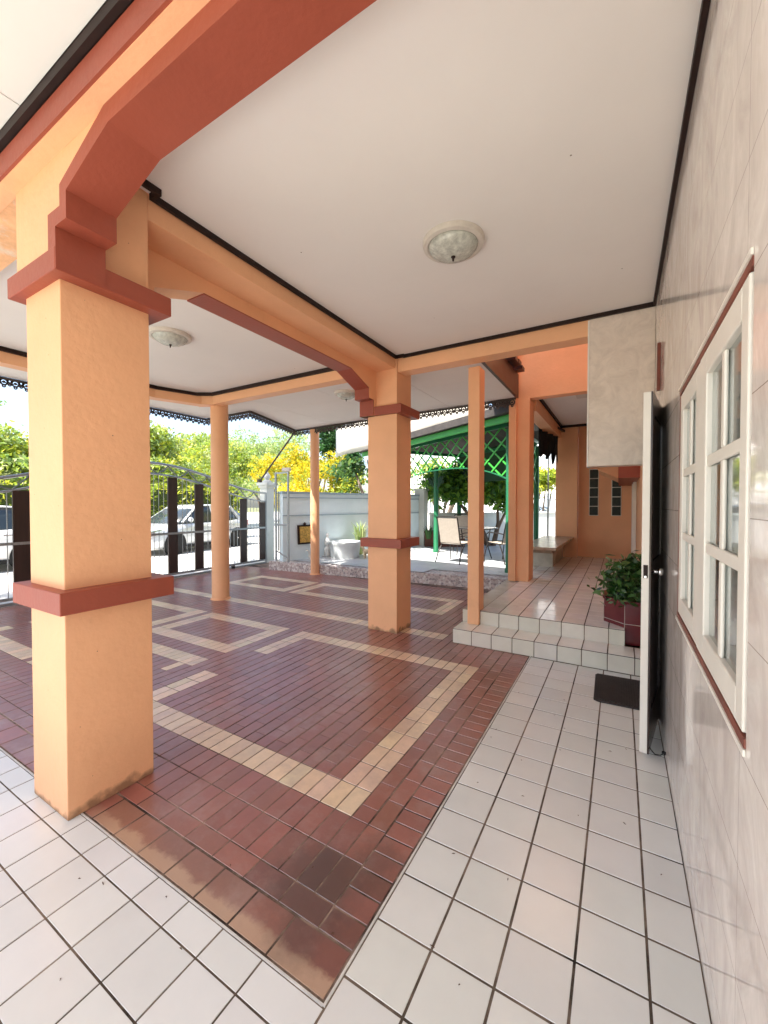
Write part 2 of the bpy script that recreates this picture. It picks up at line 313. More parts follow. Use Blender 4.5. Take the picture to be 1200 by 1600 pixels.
CH = .0013
def tile(mb, x0, x1, y0, y1, z, col, gap=.003, ch=CH, axis='z', jz=0, gy=None):
    """one tile with a chamfered rim; axis z lies on the ground, axis y stands facing -Y (z range in y0,y1; plane at z)"""
    gy = gap if gy is None else gy
    x0 += gap; x1 -= gap; y0 += gy; y1 -= gy
    if x1 - x0 < .012 or y1 - y0 < .012: return
    lo = z - .0022; hi = z + jz
    P = [(x0, y0, lo), (x1, y0, lo), (x1, y1, lo), (x0, y1, lo), (x0 + ch, y0 + ch, hi), (x1 - ch, y0 + ch, hi), (x1 - ch, y1 - ch, hi), (x0 + ch, y1 - ch, hi)]
    if axis == 'y': P = [(a, z + (z - c), b) for a, b, c in P]
    if axis == 'x': P = [(z + (z - c), a, b) for a, b, c in P]
    mb.add(P, [(4, 5, 6, 7), (0, 1, 5, 4), (1, 2, 6, 5), (2, 3, 7, 6), (3, 0, 4, 7)], col)
def jit(c, a, b=.0):
    k = 1 + random.uniform(-a, a); return tuple(max(0, x * k * (1 + random.uniform(-b, b))) for x in c)

# white tile strip along the house + white tile apron in front of the pillar
wt = MB(); WC = (.70, .705, .675)
xs = [-.722, -.517, -.313, -.111, .090, .236]
y = -2.5
ys = [.988 + .2 * k for k in range(-18, 15)] + [3.995]
ys = [v for v in ys if v > -2.6 and v <= 3.996]
for i in range(len(xs) - 1):
    for j in range(len(ys) - 1): tile(wt, xs[i], xs[i + 1], ys[j], ys[j + 1], 0, jit(WC, .04, .010), gap=.0038, jz=random.uniform(-.0004, .0006))
yl = [.893, .787] + [.600 - .19 * k for k in range(0, 17)]
xl = [-.722] + [-.97 - .1885 * k for k in range(0, 36)]
for i in range(len(xl) - 1):
    for j in range(len(yl) - 1): tile(wt, xl[i + 1], xl[i], yl[j + 1], yl[j], 0, jit((.68, .69, .685), .04, .010), gap=.0028, jz=random.uniform(-.0004, .0005))
tag(wt.build('white_tile_floor', WTILE, col=True), kind='structure')
tr = MB().box(-.729, -.7215, .895, 4.0, -.01, .0025).box(-7.6, -.729, .893, .899, -.01, .0025)
tag(tr.build('floor_edge_strip', mat('pvc_edge', (.6, .58, .55), .4, .4, var=.2, vscale=10)), kind='structure')

bt = MB(); BC = (.275, .094, .070); CC = (.72, .53, .36)
def bcol(): return jit(BC, .11, .05)
def ccol(): return jit(CC, .11, .05)
P0 = -.8785; PW = .0935; Y0 = 1.520; PH = .1795
def cream(k, i):
    if 0 <= i <= 10 and 2 <= k <= 23:
        if i in (0, 10): return True
        if k in (2, 3): return True
        if k in (22, 23) and i not in (4, 5, 6): return True
    if 26 <= k <= 40 or 42 <= k <= 57:
        if 6 <= i <= 10 and (i in (6, 10) or k in (26, 27, 39, 40, 42, 43, 56, 57)): return True
        if 0 <= i <= 4 and (i in (0, 4) or (k in (27, 39, 40, 42, 43, 56, 57) and i != 2)): return True
    if i == 14 and 8 <= k <= 63: return True
    if 19 <= i <= 23:
        if 12 <= k <= 40 and (i in (19, 23) or k in (12, 13, 39, 40)): return True
        if 42 <= k <= 57 and (i in (19, 23) or k in (42, 43, 56, 57)): return True
    return False
for k in range(0, 71):
    x1 = P0 - PW * k; x0 = x1 - PW
    i = 0; imax = 28
    if k > 68: x0 = x1 - PW
    tile(bt, x0, x1, 1.147, 1.333, 0, bcol()); tile(bt, x0, x1, 1.333, Y0, 0, bcol())
    while i < imax:
        if cream(k, i):
            tile(bt, x0, x1, Y0 + PH * i, Y0 + PH * (i + 1), 0, ccol()); i += 1; continue
        j = i
        while j < imax and not cream(k, j): j += 1
        cuts = [Y0 + PH * q for q in range(i, j + 1)]
        if k % 2 and j - i >= 2: cuts = [cuts[0]] + [c + PH / 2 for c in cuts[:-1]] + [cuts[-1]]
        for q in range(len(cuts) - 1): tile(bt, x0, x1, cuts[q], cuts[q + 1], 0, bcol(), jz=random.uniform(-.0004, .0004), gap=.0046, gy=.0015)
        i = j
for k in range(0, 36):        # two courses lying along the near edge
    x1 = -.972 - .187 * k; tile(bt, x1 - .187, x1, .905, 1.051, 0, bcol(), gap=.004); 
    tile(bt, x1 - .187 + .0935, x1 + .0935, 1.054, 1.147, 0, bcol())
tile(bt, -.972, -.735, .905, 1.051, 0, bcol()); 
yy = 1.054
while yy < 3.98:
    tile(bt, -.8785, -.735, yy, min(yy + .0905, 3.995), 0, bcol(), gap=.0035); yy += .0905
def grime(x_, y_): return max(0, 1 - math.hypot((x_ + .95) / .34, (y_ - 1.14) / .34))
for i in range(0, len(bt.v), 8):
    cx_ = sum(p[0] for p in bt.v[i:i + 8]) / 8; cy_ = sum(p[1] for p in bt.v[i:i + 8]) / 8; gr = grime(cx_, cy_)
    k_ = 1 - min(.8, gr * 1.2 * random.uniform(.35, 1.2)) if gr > 0 else 1
    if cy_ < 1.06 and cx_ < -1.15 and cx_ > -2.15: bt.c[i:i + 8] = [jit((.25, .11, .08), .1)] * 8
    bt.c[i:i + 8] = [tuple(c_ * k_ for c_ in bt.c[i])] * 8
tag(bt.build('carport_floor', BTILE, col=True), kind='structure')
# concrete apron under the gate
MB().box(-7.9, -7.55, -2.6, 7.6, -.20, .004).build('gate_threshold', CONC)['kind'] = 'structure'

# ------------------------------------------------------------------ steps and landing
def tiled_block(name, label, cat, x0, x1, y0, y1, z0, z1, px_, py_, riser=True):
    t = thing(name, ((x0 + x1) / 2, (y0 + y1) / 2, z0), label, cat)
    MB().box(x0, x1, y0 + .0004, y1, z0 - .05, z1 - .0016).build('core', GROUT, t)
    m = MB(); a = x0
    while a < x1 - .01:
        b = min(a + px_, x1); c = y0
        while c < y1 - .01:
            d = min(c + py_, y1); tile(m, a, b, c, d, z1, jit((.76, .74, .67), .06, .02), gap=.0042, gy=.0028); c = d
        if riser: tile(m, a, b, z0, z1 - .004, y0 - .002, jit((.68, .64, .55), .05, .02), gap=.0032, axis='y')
        a = b
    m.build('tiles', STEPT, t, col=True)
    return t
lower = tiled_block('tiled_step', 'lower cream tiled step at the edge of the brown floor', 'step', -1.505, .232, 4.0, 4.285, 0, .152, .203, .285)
upper = tiled_block('tiled_landing', 'raised cream tiled landing behind the slim orange post', 'landing', -1.30, .05, 4.285, 9.86, 0, .298, .203, .203)
MB().box(.05, .9, 4.9, 9.86, 0, .29).build('landing_side', GROUT, upper)
MB().box(-1.50, -1.302, 4.30, 9.86, 0, .285).build('side_wall', mat('cream_side_tile', (.62, .58, .49), .2, .5, var=.08, vscale=5), upper)

# ------------------------------------------------------------------ pillars
def square_pillar(x0, x1, y0, y1, label):
    t = thing('square_pillar', ((x0 + x1) / 2, (y0 + y1) / 2, 0), label, 'pillar', 'orange square pillars with red bands')
    sh = MB(); sh.box(x0, x1, y0, y1, 0, 3.089)
    sh.build('shaft', PILLAR, t, bevel=.004)
    p = .077
    MB().box(x0 - p, x1 + p, y0 - .047, y1 + p, .962, 1.062).build('waist_band', RED, t, bevel=.004)
    MB().box(x0 - p, x1 + p, y0 - .047, y1 + p, 2.455, 2.552).build('capital_band', RED, t, bevel=.004)
    return t
square_pillar(-2.525, -2.165, .84, 1.235, 'large orange square pillar in the foreground on the brown tile edge')
square_pillar(-2.525, -2.145, 3.95, 4.30, 'orange square pillar standing on the brown floor beside the low steps')
# grime where the near pillar meets the floor is in the paint itself (dirt in ORANGE)
m = MB()
for k in range(16):
    zz_ = random.uniform(.05, 2.9)
    if k % 2: m.lathe([(random.uniform(.0015, .004), 0), (.0005, .0012)], (0, 0, 0), 7); q_ = (-2.1652, random.uniform(.87, 1.2), zz_); m.v[-14:] = [(q_[0] + p[2], q_[1] + p[0], q_[2] + p[1]) for p in m.v[-14:]]
    else: m.lathe([(random.uniform(.0015, .003), 0), (.0005, .0012)], (0, 0, 0), 7); q_ = (random.uniform(-2.5, -2.2), .8402, zz_); m.v[-14:] = [(q_[0] + p[0], q_[1] - p[2], q_[2] + p[1]) for p in m.v[-14:]]
m.build('pock_mark', mat('pock_mark_filler', (.20, .10, .06), .8), [o for o in bpy.data.objects if o.name == 'square_pillar'][0])
def round_pillar(c, r, h, label):
    t = thing('round_pillar', (c[0], c[1], 0), label, 'pillar', 'orange round pillars of the carport')
    MB().lathe([(r + .02, 0), (r + .018, .012), (r, .02), (r, h)], (c[0], c[1], 0), 40).build('shaft', ORANGE, t, smooth=True)
    MB().lathe([(r + .006, 0), (r + .006, .05)], (c[0], c[1], h - .05), 40).build('collar', ORANGE, t, smooth=True)
round_pillar((-5.30, 4.08), .128, 3.05, 'thicker round orange pillar nearer the gate planks')
round_pillar((-5.46, 6.50), .092, 2.985, 'thin round orange pillar beside the pebble terrace edge')
t = thing('slim_post', (-1.36, 4.30, .152), 'slim square orange post standing on the lower tiled step', 'post')
MB().box(-1.425, -1.30, 4.235, 4.42, .152, 2.92).build('shaft', ORANGE, t, bevel=.004)
t = thing('entry_pillar', (-1.32, 6.35, .298), 'orange stepped pillar at the left edge of the landing', 'pillar')
MB().box(-1.455, -1.345, 6.20, 6.62, .298, 6.2).build('shaft', ORANGE, t, bevel=.003)
MB().box(-1.345, -1.165, 6.245, 6.60, .298, 3.015).build('inner_shaft', ORANGE, t, bevel=.003)
t = thing('far_pillar', (-1.0, 9.75, .298), 'orange pillar at the far end of the landing beside the bench', 'pillar')
MB().box(-1.235, -.80, 9.62, 9.86, .298, 3.15).build('shaft', ORANGE, t, bevel=.003)

# ------------------------------------------------------------------ arches and beams
INN = [(-.0, 2.455), (.0, 2.632), (.10, 2.632), (.10, 2.745), (.44, 2.862)]         # offsets from the outer face line of the arch leg
OUT = [(-.07, 2.552), (-.07, 2.702), (.042, 2.702), (.042, 2.79), (.41, 2.937)]
def side_arch(t, a0, a1, lo, hi):
    inn = [(a0 + u, z) for u, z in INN] + [(a1 - u, z) for u, z in reversed(INN)]
    MB().prism(inn + [(a1 + .07, 2.455), (a1 + .07, 3.088), (a0 - .07, 3.088), (a0 - .07, 2.455)], 'x', lo + .002, hi).build('arch_web', ORANGE, t)
    skin = MB(); q = inn[4:]; n = len(q); th = .008
    low = []
    for i, p in enumerate(q):      # offset below / in front of the web
        low.append((p[0] - (th if i > 1 else 0), p[1] - (th if i < n - 1 else 0)))
    low[-1] = (q[-1][0] - th, q[-1][1]); 
    for i in range(n - 1): skin.prism([q[i], q[i + 1], low[i + 1], low[i]], 'x', lo, hi - .003)
    skin.build('painted_underside', RED, t)
def arch(t, axis, a0, a1, lo, hi, sgn_end):
    """arch member between two supports. lo/hi: thickness range; a0,a1: capital faces along the span"""
    inn = [(a0 + u, z) for u, z in INN] + [(a1 - u, z) for u, z in reversed(INN)]
    out = [(a0 + u, z) for u, z in OUT] + [(a1 - u, z) for u, z in reversed(OUT)]
    ax = 'y' if axis == 'x' else 'x'
    m = MB(); n = len(inn)
    for i in range(n - 1):
        if axis == 'y' and i < 3: continue
        m.prism([inn[i], inn[i + 1], out[i + 1], out[i]], ax, lo, hi)
    if axis == 'y':
        h = MB()
        for i in range(3): h.prism([inn[i], inn[i + 1], out[i + 1], out[i]], ax, lo, hi)
        h.build('haunch', ORANGE, t)
    o = m.build('arch_band', RED, t)
    bm = bmesh.new(); bm.from_mesh(o.data); bmesh.ops.remove_doubles(bm, verts=bm.verts, dist=.0002)
    seen = {}
    for f in bm.faces: seen.setdefault(tuple(sorted(v.index for v in f.verts)), []).append(f)
    dead = [f for fs in seen.values() if len(fs) > 1 for f in fs]
    bmesh.ops.delete(bm, geom=dead, context='FACES_ONLY'); bmesh.ops.recalc_face_normals(bm, faces=bm.faces); bm.to_mesh(o.data); bm.free()
    e = .012
    body = [(p[0] + (.0 if 0 < i < n - 1 else 0), p[1]) for i, p in enumerate(out)]
    ex = .44 if axis == 'x' else .07
    MB().prism([(a0 - ex, out[0][1])] * (axis == 'x') + body + [(a1 + .07, 3.088), (a0 - ex, 3.088)], ax, lo + e, hi - e).build('arch_web', ORANGE, t)
t = thing('front_arch_beam', (-.95, .89, 2.45), 'big arched beam with terracotta underside springing from the foreground pillar', 'arch beam')
arch(t, 'x', -2.083, .238, .795, .990, 1)
MB().box(-7.2, .22, .7305, .806, 2.942, 3.044).build('ledge_band', RED, t)
MB().box(-7.2, .22, .742, .815, 2.938, 3.02).build('ledge_soffit', ORANGE, t)
PEEL = mat('peeling_orange_plaster', (.80, .46, .25), .8, .2, var=.25, vscale=5, bump=1.0, bscale=11, dirt=((.75, .62, .50), 6, .5, .8))
MB().box(-7.2, -2.527, .808, 1.02, 2.945, 3.088).build('side_beam', PEEL, t)
t = thing('side_arch_beam', (-2.5, 2.6, 2.45), 'arched orange beam with red underside joining the two square pillars', 'arch beam')
side_arch(t, 1.307, 3.900, -2.60, -2.412)
MB().box(-2.414, -2.168, 1.237, 3.948, 2.955, 3.0885).build('upper_ledge', ORANGE, t, bevel=.003)
t = thing('porch_end_beam', (-1.2, 4.05, 2.92), 'plain orange beam across the far edge of the porch ceiling', 'beam')
MB().box(-2.143, -.25, 3.972, 4.15, 2.918, 3.0885).build('beam', ORANGE, t, bevel=.003)
t = thing('carport_beam', (-4, 3.95, 2.93), 'pale orange beam running from the thicker round pillar to the farther square pillar', 'beam')
m = MB(); m.box(-5.20, -2.53, 3.89, 4.05, 2.93, 3.0885); m.build('beam', ORANGE, t, bevel=.003)
m = MB(); m.bar((-5.66, .99, 3.008), (-5.66, 3.30, 3.008), .16, .156); m.bar((-5.66, 3.27, 3.0065), (-5.44, 3.86, 3.0065), .158, .153); m.bar((-5.50, 3.84, 3.010), (-5.25, 3.99, 3.010), .16, .158)
m.build('side_beam', ORANGE, t)

# ------------------------------------------------------------------ ceilings
c = MB().box(-2.165, .235, .99, 3.972, 3.09, 3.13); o = tag(c.build('porch_ceiling', WHITE), kind='structure')
def trim(path, w_=.032, z0=3.045, z1=3.0895, name='ceiling_trim'):
    m = MB()
    for a, b in zip(path[:-1], path[1:]):
        d = (Vector(b) - Vector(a)).normalized() * (w_ / 2 - .001)
        m.bar((a[0] - d.x, a[1] - d.y, (z0 + z1) / 2), (b[0] + d.x, b[1] + d.y, (z0 + z1) / 2), w_, z1 - z0 + random.uniform(-.0008, 0))
    o = m.build(name, DARK); tag(o, kind='structure'); return o
trim([(.2235, 1.0), (.2235, 3.955), (-2.06, 3.955), (-2.06, 3.935), (-2.15, 3.935), (-2.15, 1.25), (-2.09, 1.25), (-2.09, 1.01), (.2235, 1.01)], w_=.020, z0=3.056)
cc = MB()
cc.prism([(-5.6, .99), (-2.6, .99), (-2.6, 3.90), (-5.3, 3.90), (-5.6, 3.3)], 'z', 3.092, 3.13)
tag(cc.build('carport_ceiling', WHITE), kind='structure')
trim([(-2.62, 1.02), (-2.62, 3.875), (-5.19, 3.875), (-5.385, 3.755), (-5.565, 3.28), (-5.565, 1.02)], .03)
# outer soffits: panels with open joints on a backing sheet
def panels(name, poly, z, sx_, sy_, ox=0, oy=0, mt=WHITE):
    """ceiling boards clipped to a convex-ish polygon, 4 mm joints"""
    bm = bmesh.new(); vs = [bm.verts.new((p[0], p[1], 0)) for p in poly]; bm.faces.new(vs)
    xs_ = [p[0] for p in poly]; ys_ = [p[1] for p in poly]
    def cut(co_, no):
        bmesh.ops.bisect_plane(bm, geom=bm.verts[:] + bm.edges[:] + bm.faces[:], plane_co=co_, plane_no=no)
    x = math.floor(min(xs_) / sx_) * sx_ + ox
    while x < max(xs_): cut((x, 0, 0), (1, 0, 0)); x += sx_
    y = math.floor(min(ys_) / sy_) * sy_ + oy
    while y < max(ys_): cut((0, y, 0), (0, 1, 0)); y += sy_
    bmesh.ops.split_edges(bm, edges=[e for e in bm.edges if len(e.link_faces) > 1])
    out = MB()
    for f in bm.faces:
        c_ = f.calc_center_median(); P = [v.co.copy() for v in f.verts]
        Q = []
        n = len(P)
        for i in range(n):
            a, b_, c2 = P[i - 1], P[i], P[(i + 1) % n]
            d1 = (b_ - a).normalized(); d2 = (c2 - b_).normalized(); n1 = Vector((-d1.y, d1.x, 0)); n2 = Vector((-d2.y, d2.x, 0))
            if f.normal.z < 0: n1 = -n1; n2 = -n2
            k = n1 + n2; k = k / max(.3, k.length_squared) * 2 * .003 if k.length > 1e-6 else n1 * .003
            Q.append(b_ + k)
        out.prism([(q.x, q.y) for q in Q], 'z', z, z + .008)
    bm.free()
    o = out.build(name, mt); tag(o, kind='structure')
    MB().prism(poly, 'z', z + .006, z + .05).build(name + '_backing', mat('joint_backing_board', (.3, .27, .24), .9, .1), o)  # plain darker board showing through the open joints
    return o
panels('front_eave_soffit', [(-8.2, -2.0), (2.0, -2.0), (2.0, .709), (-8.2, .709)], 3.092, 1.2, 1.3, .25, .31)
m = MB().box(-8.2, .22, .708, .7302, 3.050, 3.0915); tag(m.build('front_soffit_trim', DARK), kind='structure')
EAVE = [(-6.55, -2.0), (-6.55, 4.77), (-5.37, 4.74), (-5.93, 6.45), (-1.33, 6.12), (-1.33, 4.16)]
SOFL = [(-6.55, .99), (-6.55, 4.77), (-5.37, 4.74), (-5.28, 4.04), (-5.74, 3.3), (-5.74, .99)]
panels('side_eave_soffit', SOFL, 3.02, 2.4, 1.22, .2, .35)
panels('rear_carport_ceiling', [(-5.30, 4.06), (-5.37, 4.74), (-5.93, 6.45), (-1.34, 6.12), (-1.34, 4.16), (-2.53, 4.06)], 3.02, 1.22, 1.2, .05, .2)
# roof over everything, unseen upper storey added to block the sun
rf = thing('house_roof', (-3, 3, 3.14), 'low carport roof edge with dark brown fascia seen above the orange pillars', 'roof')
MB().prism(EAVE, 'z', 3.14, 3.26).build('carport_roof', ROOFT, rf)
MB().box(-8.2, 3.0, -2.0, .99, 3.145, 3.30).build('front_roof', ROOFT, rf)
m = MB()
E2 = EAVE[:]
for a, b in zip(E2[:5], E2[1:6]):
    m.bar((a[0], a[1], 3.10), (b[0], b[1], 3.10), .03, .16 + random.uniform(-.001, .001))
m.build('eave_fascia', FASCIA, rf)
# broad brown fascia with stepped tile ends at the light well
m = MB(); m.box(-1.33, -1.295, 4.155, 6.10, 3.0, 3.34)
for k in range(9): m.box(-1.33, -1.20 + .0, 4.20 + k * .21, 4.36 + k * .21, 3.35 + .02 * (k % 2), 3.40 + .02 * (k % 2))
m.build('barge_board', FASCIA, rf)
us = thing('added_upper_storey', (-.5, 2.5, 3.14), 'unseen upper floor added above the porch ceiling to block sun', 'storey')
MB().box(-2.42, 4.0, .99, 4.14, 3.145, 6.6).build('wall', ORANGE, us)
MB().box(-2.7, 4.4, .6, 4.3, 6.62, 6.99).build('roof', ROOFT, us)

# lace valance: real cut-out scrollwork under the eave
def lace(path, label, flip=1):
    t = thing('lace_valance', (path[0][0], path[0][1], 2.9), label, 'valance', 'dark lacework valances under the eaves')
    rail = MB(); sc = MB(); z1 = 3.018
    for a, b in zip(path[:-1], path[1:]):
        a = Vector((*a, 0)); b = Vector((*b, 0)); d = (b - a); Ln = d.length; d.normalize(); nrm = Vector((-d.y, d.x, 0))
        rail.bar(a + Vector((0, 0, z1 - .012)), b + Vector((0, 0, z1 - .012)), .018, .024)
        n = max(1, round(Ln / .11)); st = Ln / n
        def ring(cx, cz, ro, ri, seg=12, a0=0, a1=2 * math.pi):
            vs = []; fs = []
            for k in range(seg + 1):
                th = a0 + (a1 - a0) * k / seg
                for r_ in (ro, ri):
                    for s_ in (-.004, .004):
                        p = a + d * (cx + r_ * math.cos(th)) + Vector((0, 0, cz + r_ * math.sin(th))) + nrm * s_; vs.append(p)
            for k in range(seg):
                q = 4 * k; w2 = q + 4
                fs += [(q, w2, w2 + 1, q + 1), (q + 2, q + 3, w2 + 3, w2 + 2), (q, q + 2, w2 + 2, w2), (q + 1, w2 + 1, w2 + 3, q + 3)]
            sc.add(vs, fs)
        for k in range(n):
            c_ = st * (k + .5)
            ring(c_, z1 - .058, .046, .026); ring(c_, z1 - .058, .017, .0, 8)
            ring(c_ - st / 2, z1 - .040, .030, .010, 8); ring(c_, z1 - .108, .022, .006, 8); ring(c_ - st / 2, z1 - .085, .020, .005, 8)
            ring(c_ - st / 2, z1 - .024, .060, .050, 8, math.pi * 1.15, math.pi * 1.85)
    rail.build('rail', LACE, t); sc.build('scrollwork', LACE, t)
lace([(-6.57, .9), (-6.57, 4.79)], 'dark lace valance along the eave facing the sliding gate')
lace([(-6.57, 4.79), (-5.385, 4.755), (-5.95, 6.47)], 'dark lace valance round the notched eave corner above the diagonal brace')
lace([(-5.95, 6.47), (-1.34, 6.14)], 'dark lace valance along the rear eave in front of the green gazebo')
t = thing('diagonal_brace', (-7.3, 6.75, 2.0), 'thin dark metal pole slanting from the eave corner down to the gate post', 'brace')
MB().tube([(-5.93, 6.44, 3.0), (-7.52, 6.93, 2.02)], .019, 8).build('pole', LACE, t); MB().box(-7.58, -7.50, 6.89, 6.97, 1.98, 2.06).build('bracket', LACE, t)

# ------------------------------------------------------------------ ceiling lamps
def lamp(c, r, label):
    t = thing('ceiling_lamp', c, label, 'ceiling lamp', 'round flush ceiling lamps')
    MB().lathe([(r, 0), (r * 1.0, -.012), (r * .97, -.03), (r * .86, -.036), (r * .80, -.03), (r * .78, -.01)], c, 48).build('plate', PLAST, t, smooth=True)
    MB().lathe([(r * .80, -.022), (r * .79, -.036), (r * .70, -.058), (r * .52, -.077), (r * .28, -.089), (.01, -.093)], c, 48).build('glass_bowl', GLOBE, t, smooth='all')
    MB().lathe([(.010, -.088), (.014, -.096), (.007, -.104), (.006, -.118), (.002, -.124)], c, 14).build('finial', DARK, t, smooth=True)
lamp((-.915, 2.42, 3.089), .19, 'round frosted ceiling lamp on the porch ceiling in the foreground')
lamp((-3.78, 2.36, 3.091), .19, 'round ceiling lamp over the carport beside the foreground pillar')
lamp((-3.34, 4.66, 3.02), .17, 'small far ceiling lamp behind the farther square pillar')

# ------------------------------------------------------------------ house
house = thing('house', (.6, 3, 0), 'house wall clad in glossy pinkish marble tiles along the right side', 'house')
WX = .235
m = MB()
WY0, WY1, WZ0, WZ1 = 1.118, 2.300, .930, 1.968      # window opening
DY0, DY1, DZ = 3.34, 3.93, 2.05                      # door opening
m.box(WX, .38, -2.0, WY0, 0, 3.14); m.box(WX, .38, WY0, WY1, 0, WZ0); m.box(WX, .38, WY0, WY1, WZ1, 3.14)
m.box(WX, .38, WY1, DY0, 0, 3.14); m.box(WX, .38, DY0, DY1, DZ, 3.14)
m.box(WX, .38, DY1, 4.10, 0, 3.14)
m.build('wall', MARBLE, house)
MB().box(-.247, .234, 3.97, 4.12, 1.782, 3.14).build('hanging_wall', MARBLE2, house, bevel=.003)
MB().box(-.258, -.2475, 3.966, 4.124, 1.779, 3.05).build('corner_trim', WPAINT, house)
MB().box(WX + .01, .38, 4.10, 9.9, 0, 6.2).build('side_wall', ORANGE, house)
MB().box(-.80, .9, 9.86, 10.0, .29, 3.6).build('back_wall', ORANGE, house)
MB().box(-1.344, .245, 6.252, 6.42, 3.016, 6.2).build('lintel_wall', ORANGE, house, bevel=.003)
# room behind the window: dark box with closed sides
MB().box(2.0, 2.1, -2.0, 9.9, 0, 3.14).box(.38, 2.0, -2.1, -2.0, 0, 3.14).box(.38, 2.0, 4.1, 4.2, 0, 3.14).build('inner_wall', mat('room_wall', (.35, .33, .3), .9), house)
MB().box(.38, 2.1, -2.1, 4.2, 3.10, 3.14).build('inner_ceiling', WHITE, house); MB().box(.38, 2.1, -2.1, 4.2, -.05, 0).build('inner_floor', GREYT, house)
# window
fr = MB(); o_ = .006
fr.box(WX - .004, .36, WY0, WY1, WZ0, WZ0 + .022).box(WX - .003, .36, WY0, WY1, WZ1 - .022, WZ1).box(WX + .004, .36, WY0, WY0 + .012, WZ0 + .022, WZ1 - .022).box(WX - .002, .36, WY1 - .03, WY1, WZ0 + .022, WZ1 - .022)
win = fr.build('window', REDW, house, bevel=.002); win['label'] = 'white paned casement window in a red brown frame'
MB().box(WX - .006, WX - .001, WY0 - .002, WY1 + .02, WZ0 - .016, WZ0 - .001).build('sill', WPAINT, win)
MB().box(WX - .006, WX - .001, WY0, WY1 + .02, WZ1 + .001, WZ1 + .016).build('head_trim', WPAINT, win)
def sash(y0, y1, xo, label, stl, str_):
    z0, z1 = WZ0 + .027, WZ1 - .027; m = MB(); xa, xb = xo, xo + .042
    xb = xo + .030; m.box(xa, xb, y0, y0 + stl, z0, z1); m.box(xa, xb, y1 - str_, y1, z0, z1)
    m.box(xa, xb, y0 + stl, y1 - str_, z0, z0 + .078); m.box(xa, xb, y0 + stl, y1 - str_, z1 - .078, z1)
    gz = [z0 + .078, z1 - .078]; H = gz[1] - gz[0]
    for k in (1, 2): m.box(xa + .004, xa + .015, y0 + stl, y1 - str_, gz[0] + H * k / 3 - .017, gz[0] + H * k / 3 + .017)
    ym = (y0 + stl + y1 - str_) / 2; zz = [gz[0]] + [gz[0] + H * k / 3 + s_ * .017 for k in (1, 2) for s_ in (-1, 1)] + [gz[1]]
    for k in range(3): m.box(xa + .005, xa + .015, ym - .0165, ym + .0165, zz[2 * k], zz[2 * k + 1])
    s_ = m.build('sash', WPAINT, win, bevel=.004); s_['label'] = label
    # glazing beads
    gl = MB().box(xa + .0155, xa + .0185, y0 + stl - .004, y1 - str_ + .004, gz[0] - .004, gz[1] + .004); gl.build('pane', GLASS, win)
sash(1.134, 1.742, .231, 'wider white sash at the near end', .060, .120)
sash(1.750, 2.268, .233, 'narrower white sash at the far end', .085, .075)
m = MB(); n = 90; vs = []; 
for i in range(n + 1):
    yv = 1.05 + 1.32 * i / n; xv = .300 + .020 * math.sin(i * 1.05) + .009 * math.sin(i * .37 + 1)
    vs += [(xv, yv, .90), (xv, yv, 2.02)]
m.add(vs, [(2 * i, 2 * i + 2, 2 * i + 3, 2 * i + 1) for i in range(n)]); m.build('curtain', CURT, win, smooth='all')
# door opening and its open leaf
dj = MB(); dj.box(WX - .006, .38, DY0 - .05, DY0, 0, DZ + .05).box(WX - .006, .38, DY1, DY1 + .03, 0, DZ + .05).box(WX - .006, .38, DY0, DY1, DZ, DZ + .05)
dj.build('door_frame', WOODD, house)
E_ = Vector((.108, 2.735, .03)); Hn = Vector((.205, 3.33, .03)); D_ = (Hn - E_).normalized(); Nn = Vector((D_.y, -D_.x, 0))   # Nn points to the wall
H_ = 2.085; T_ = .042
def slab(a, b, z0, z1, n0, n1):
    P = [E_ + D_ * a + Nn * n0, E_ + D_ * b + Nn * n0, E_ + D_ * b + Nn * n1, E_ + D_ * a + Nn * n1]
    return [(p.x, p.y) for p in P], z0, z1
Ld = (Hn - E_).length
m = MB(); p_, a_, b_ = slab(0, Ld, .0, H_, 0, T_ - .004); m.prism(p_, 'z', .022, H_); leaf = m.build('door', WPAINT, house, bevel=.003); leaf['label'] = 'open door leaf with cream edge and dark brown face'
m = MB()
for a, b, z0, z1 in ((.0, .09, .022, H_), (Ld - .09, Ld, .022, H_), (.09, Ld - .09, .022, .24), (.09, Ld - .09, H_ - .12, H_), (.09, Ld - .09, .98, 1.12), ):
    p_, _, _ = slab(a, b, 0, 0, T_ - .004, T_ + .004); m.prism(p_, 'z', z0, z1)
p_, _, _ = slab(.09, Ld - .09, 0, 0, T_ - .0045, T_ - .002); m.prism(p_, 'z', .24, H_ - .12)
m.build('panelled_face', WOODD, leaf)
MB().add([(E_ + Nn * n_ - D_ * .0025 + Vector((0, 0, z))) for z in (1.0, 1.075) for n_ in (.010, .032)], [(0, 1, 3, 2)]).build('latch_plate', DARK, leaf)
kp = E_ + D_ * .05 + Nn * (T_ + .045) + Vector((0, 0, 1.035)); m = MB(); m.tube([kp - Nn * .04, kp - Nn * .012], .010, 10); m.tube([kp - Nn * .012, kp, kp + Nn * .012], [.018, .026, .014], 14)
m.build('knob', CHROME, leaf, smooth='all')
MB().tube([E_ - D_ * .002 + Nn * .021 + Vector((0, 0, 1.008)), E_ - D_ * .012 + Nn * .021 + Vector((0, 0, 1.008))], .007, 10).build('latch_bolt', CHROME, leaf)
# slim vertical bar over the door
t = thing('wall_bar', (.225, 3.5, 2.4), 'slim brown vertical bar mounted high on the tiled wall above the door', 'wall bar')
MB().box(.214, WX - .001, 3.42, 3.46, 2.25, 2.58).build('bar', REDW, t, bevel=.003); MB().box(.208, .213, 3.43, 3.45, 2.27, 2.56).build('cover', PLAST, t, bevel=.002)
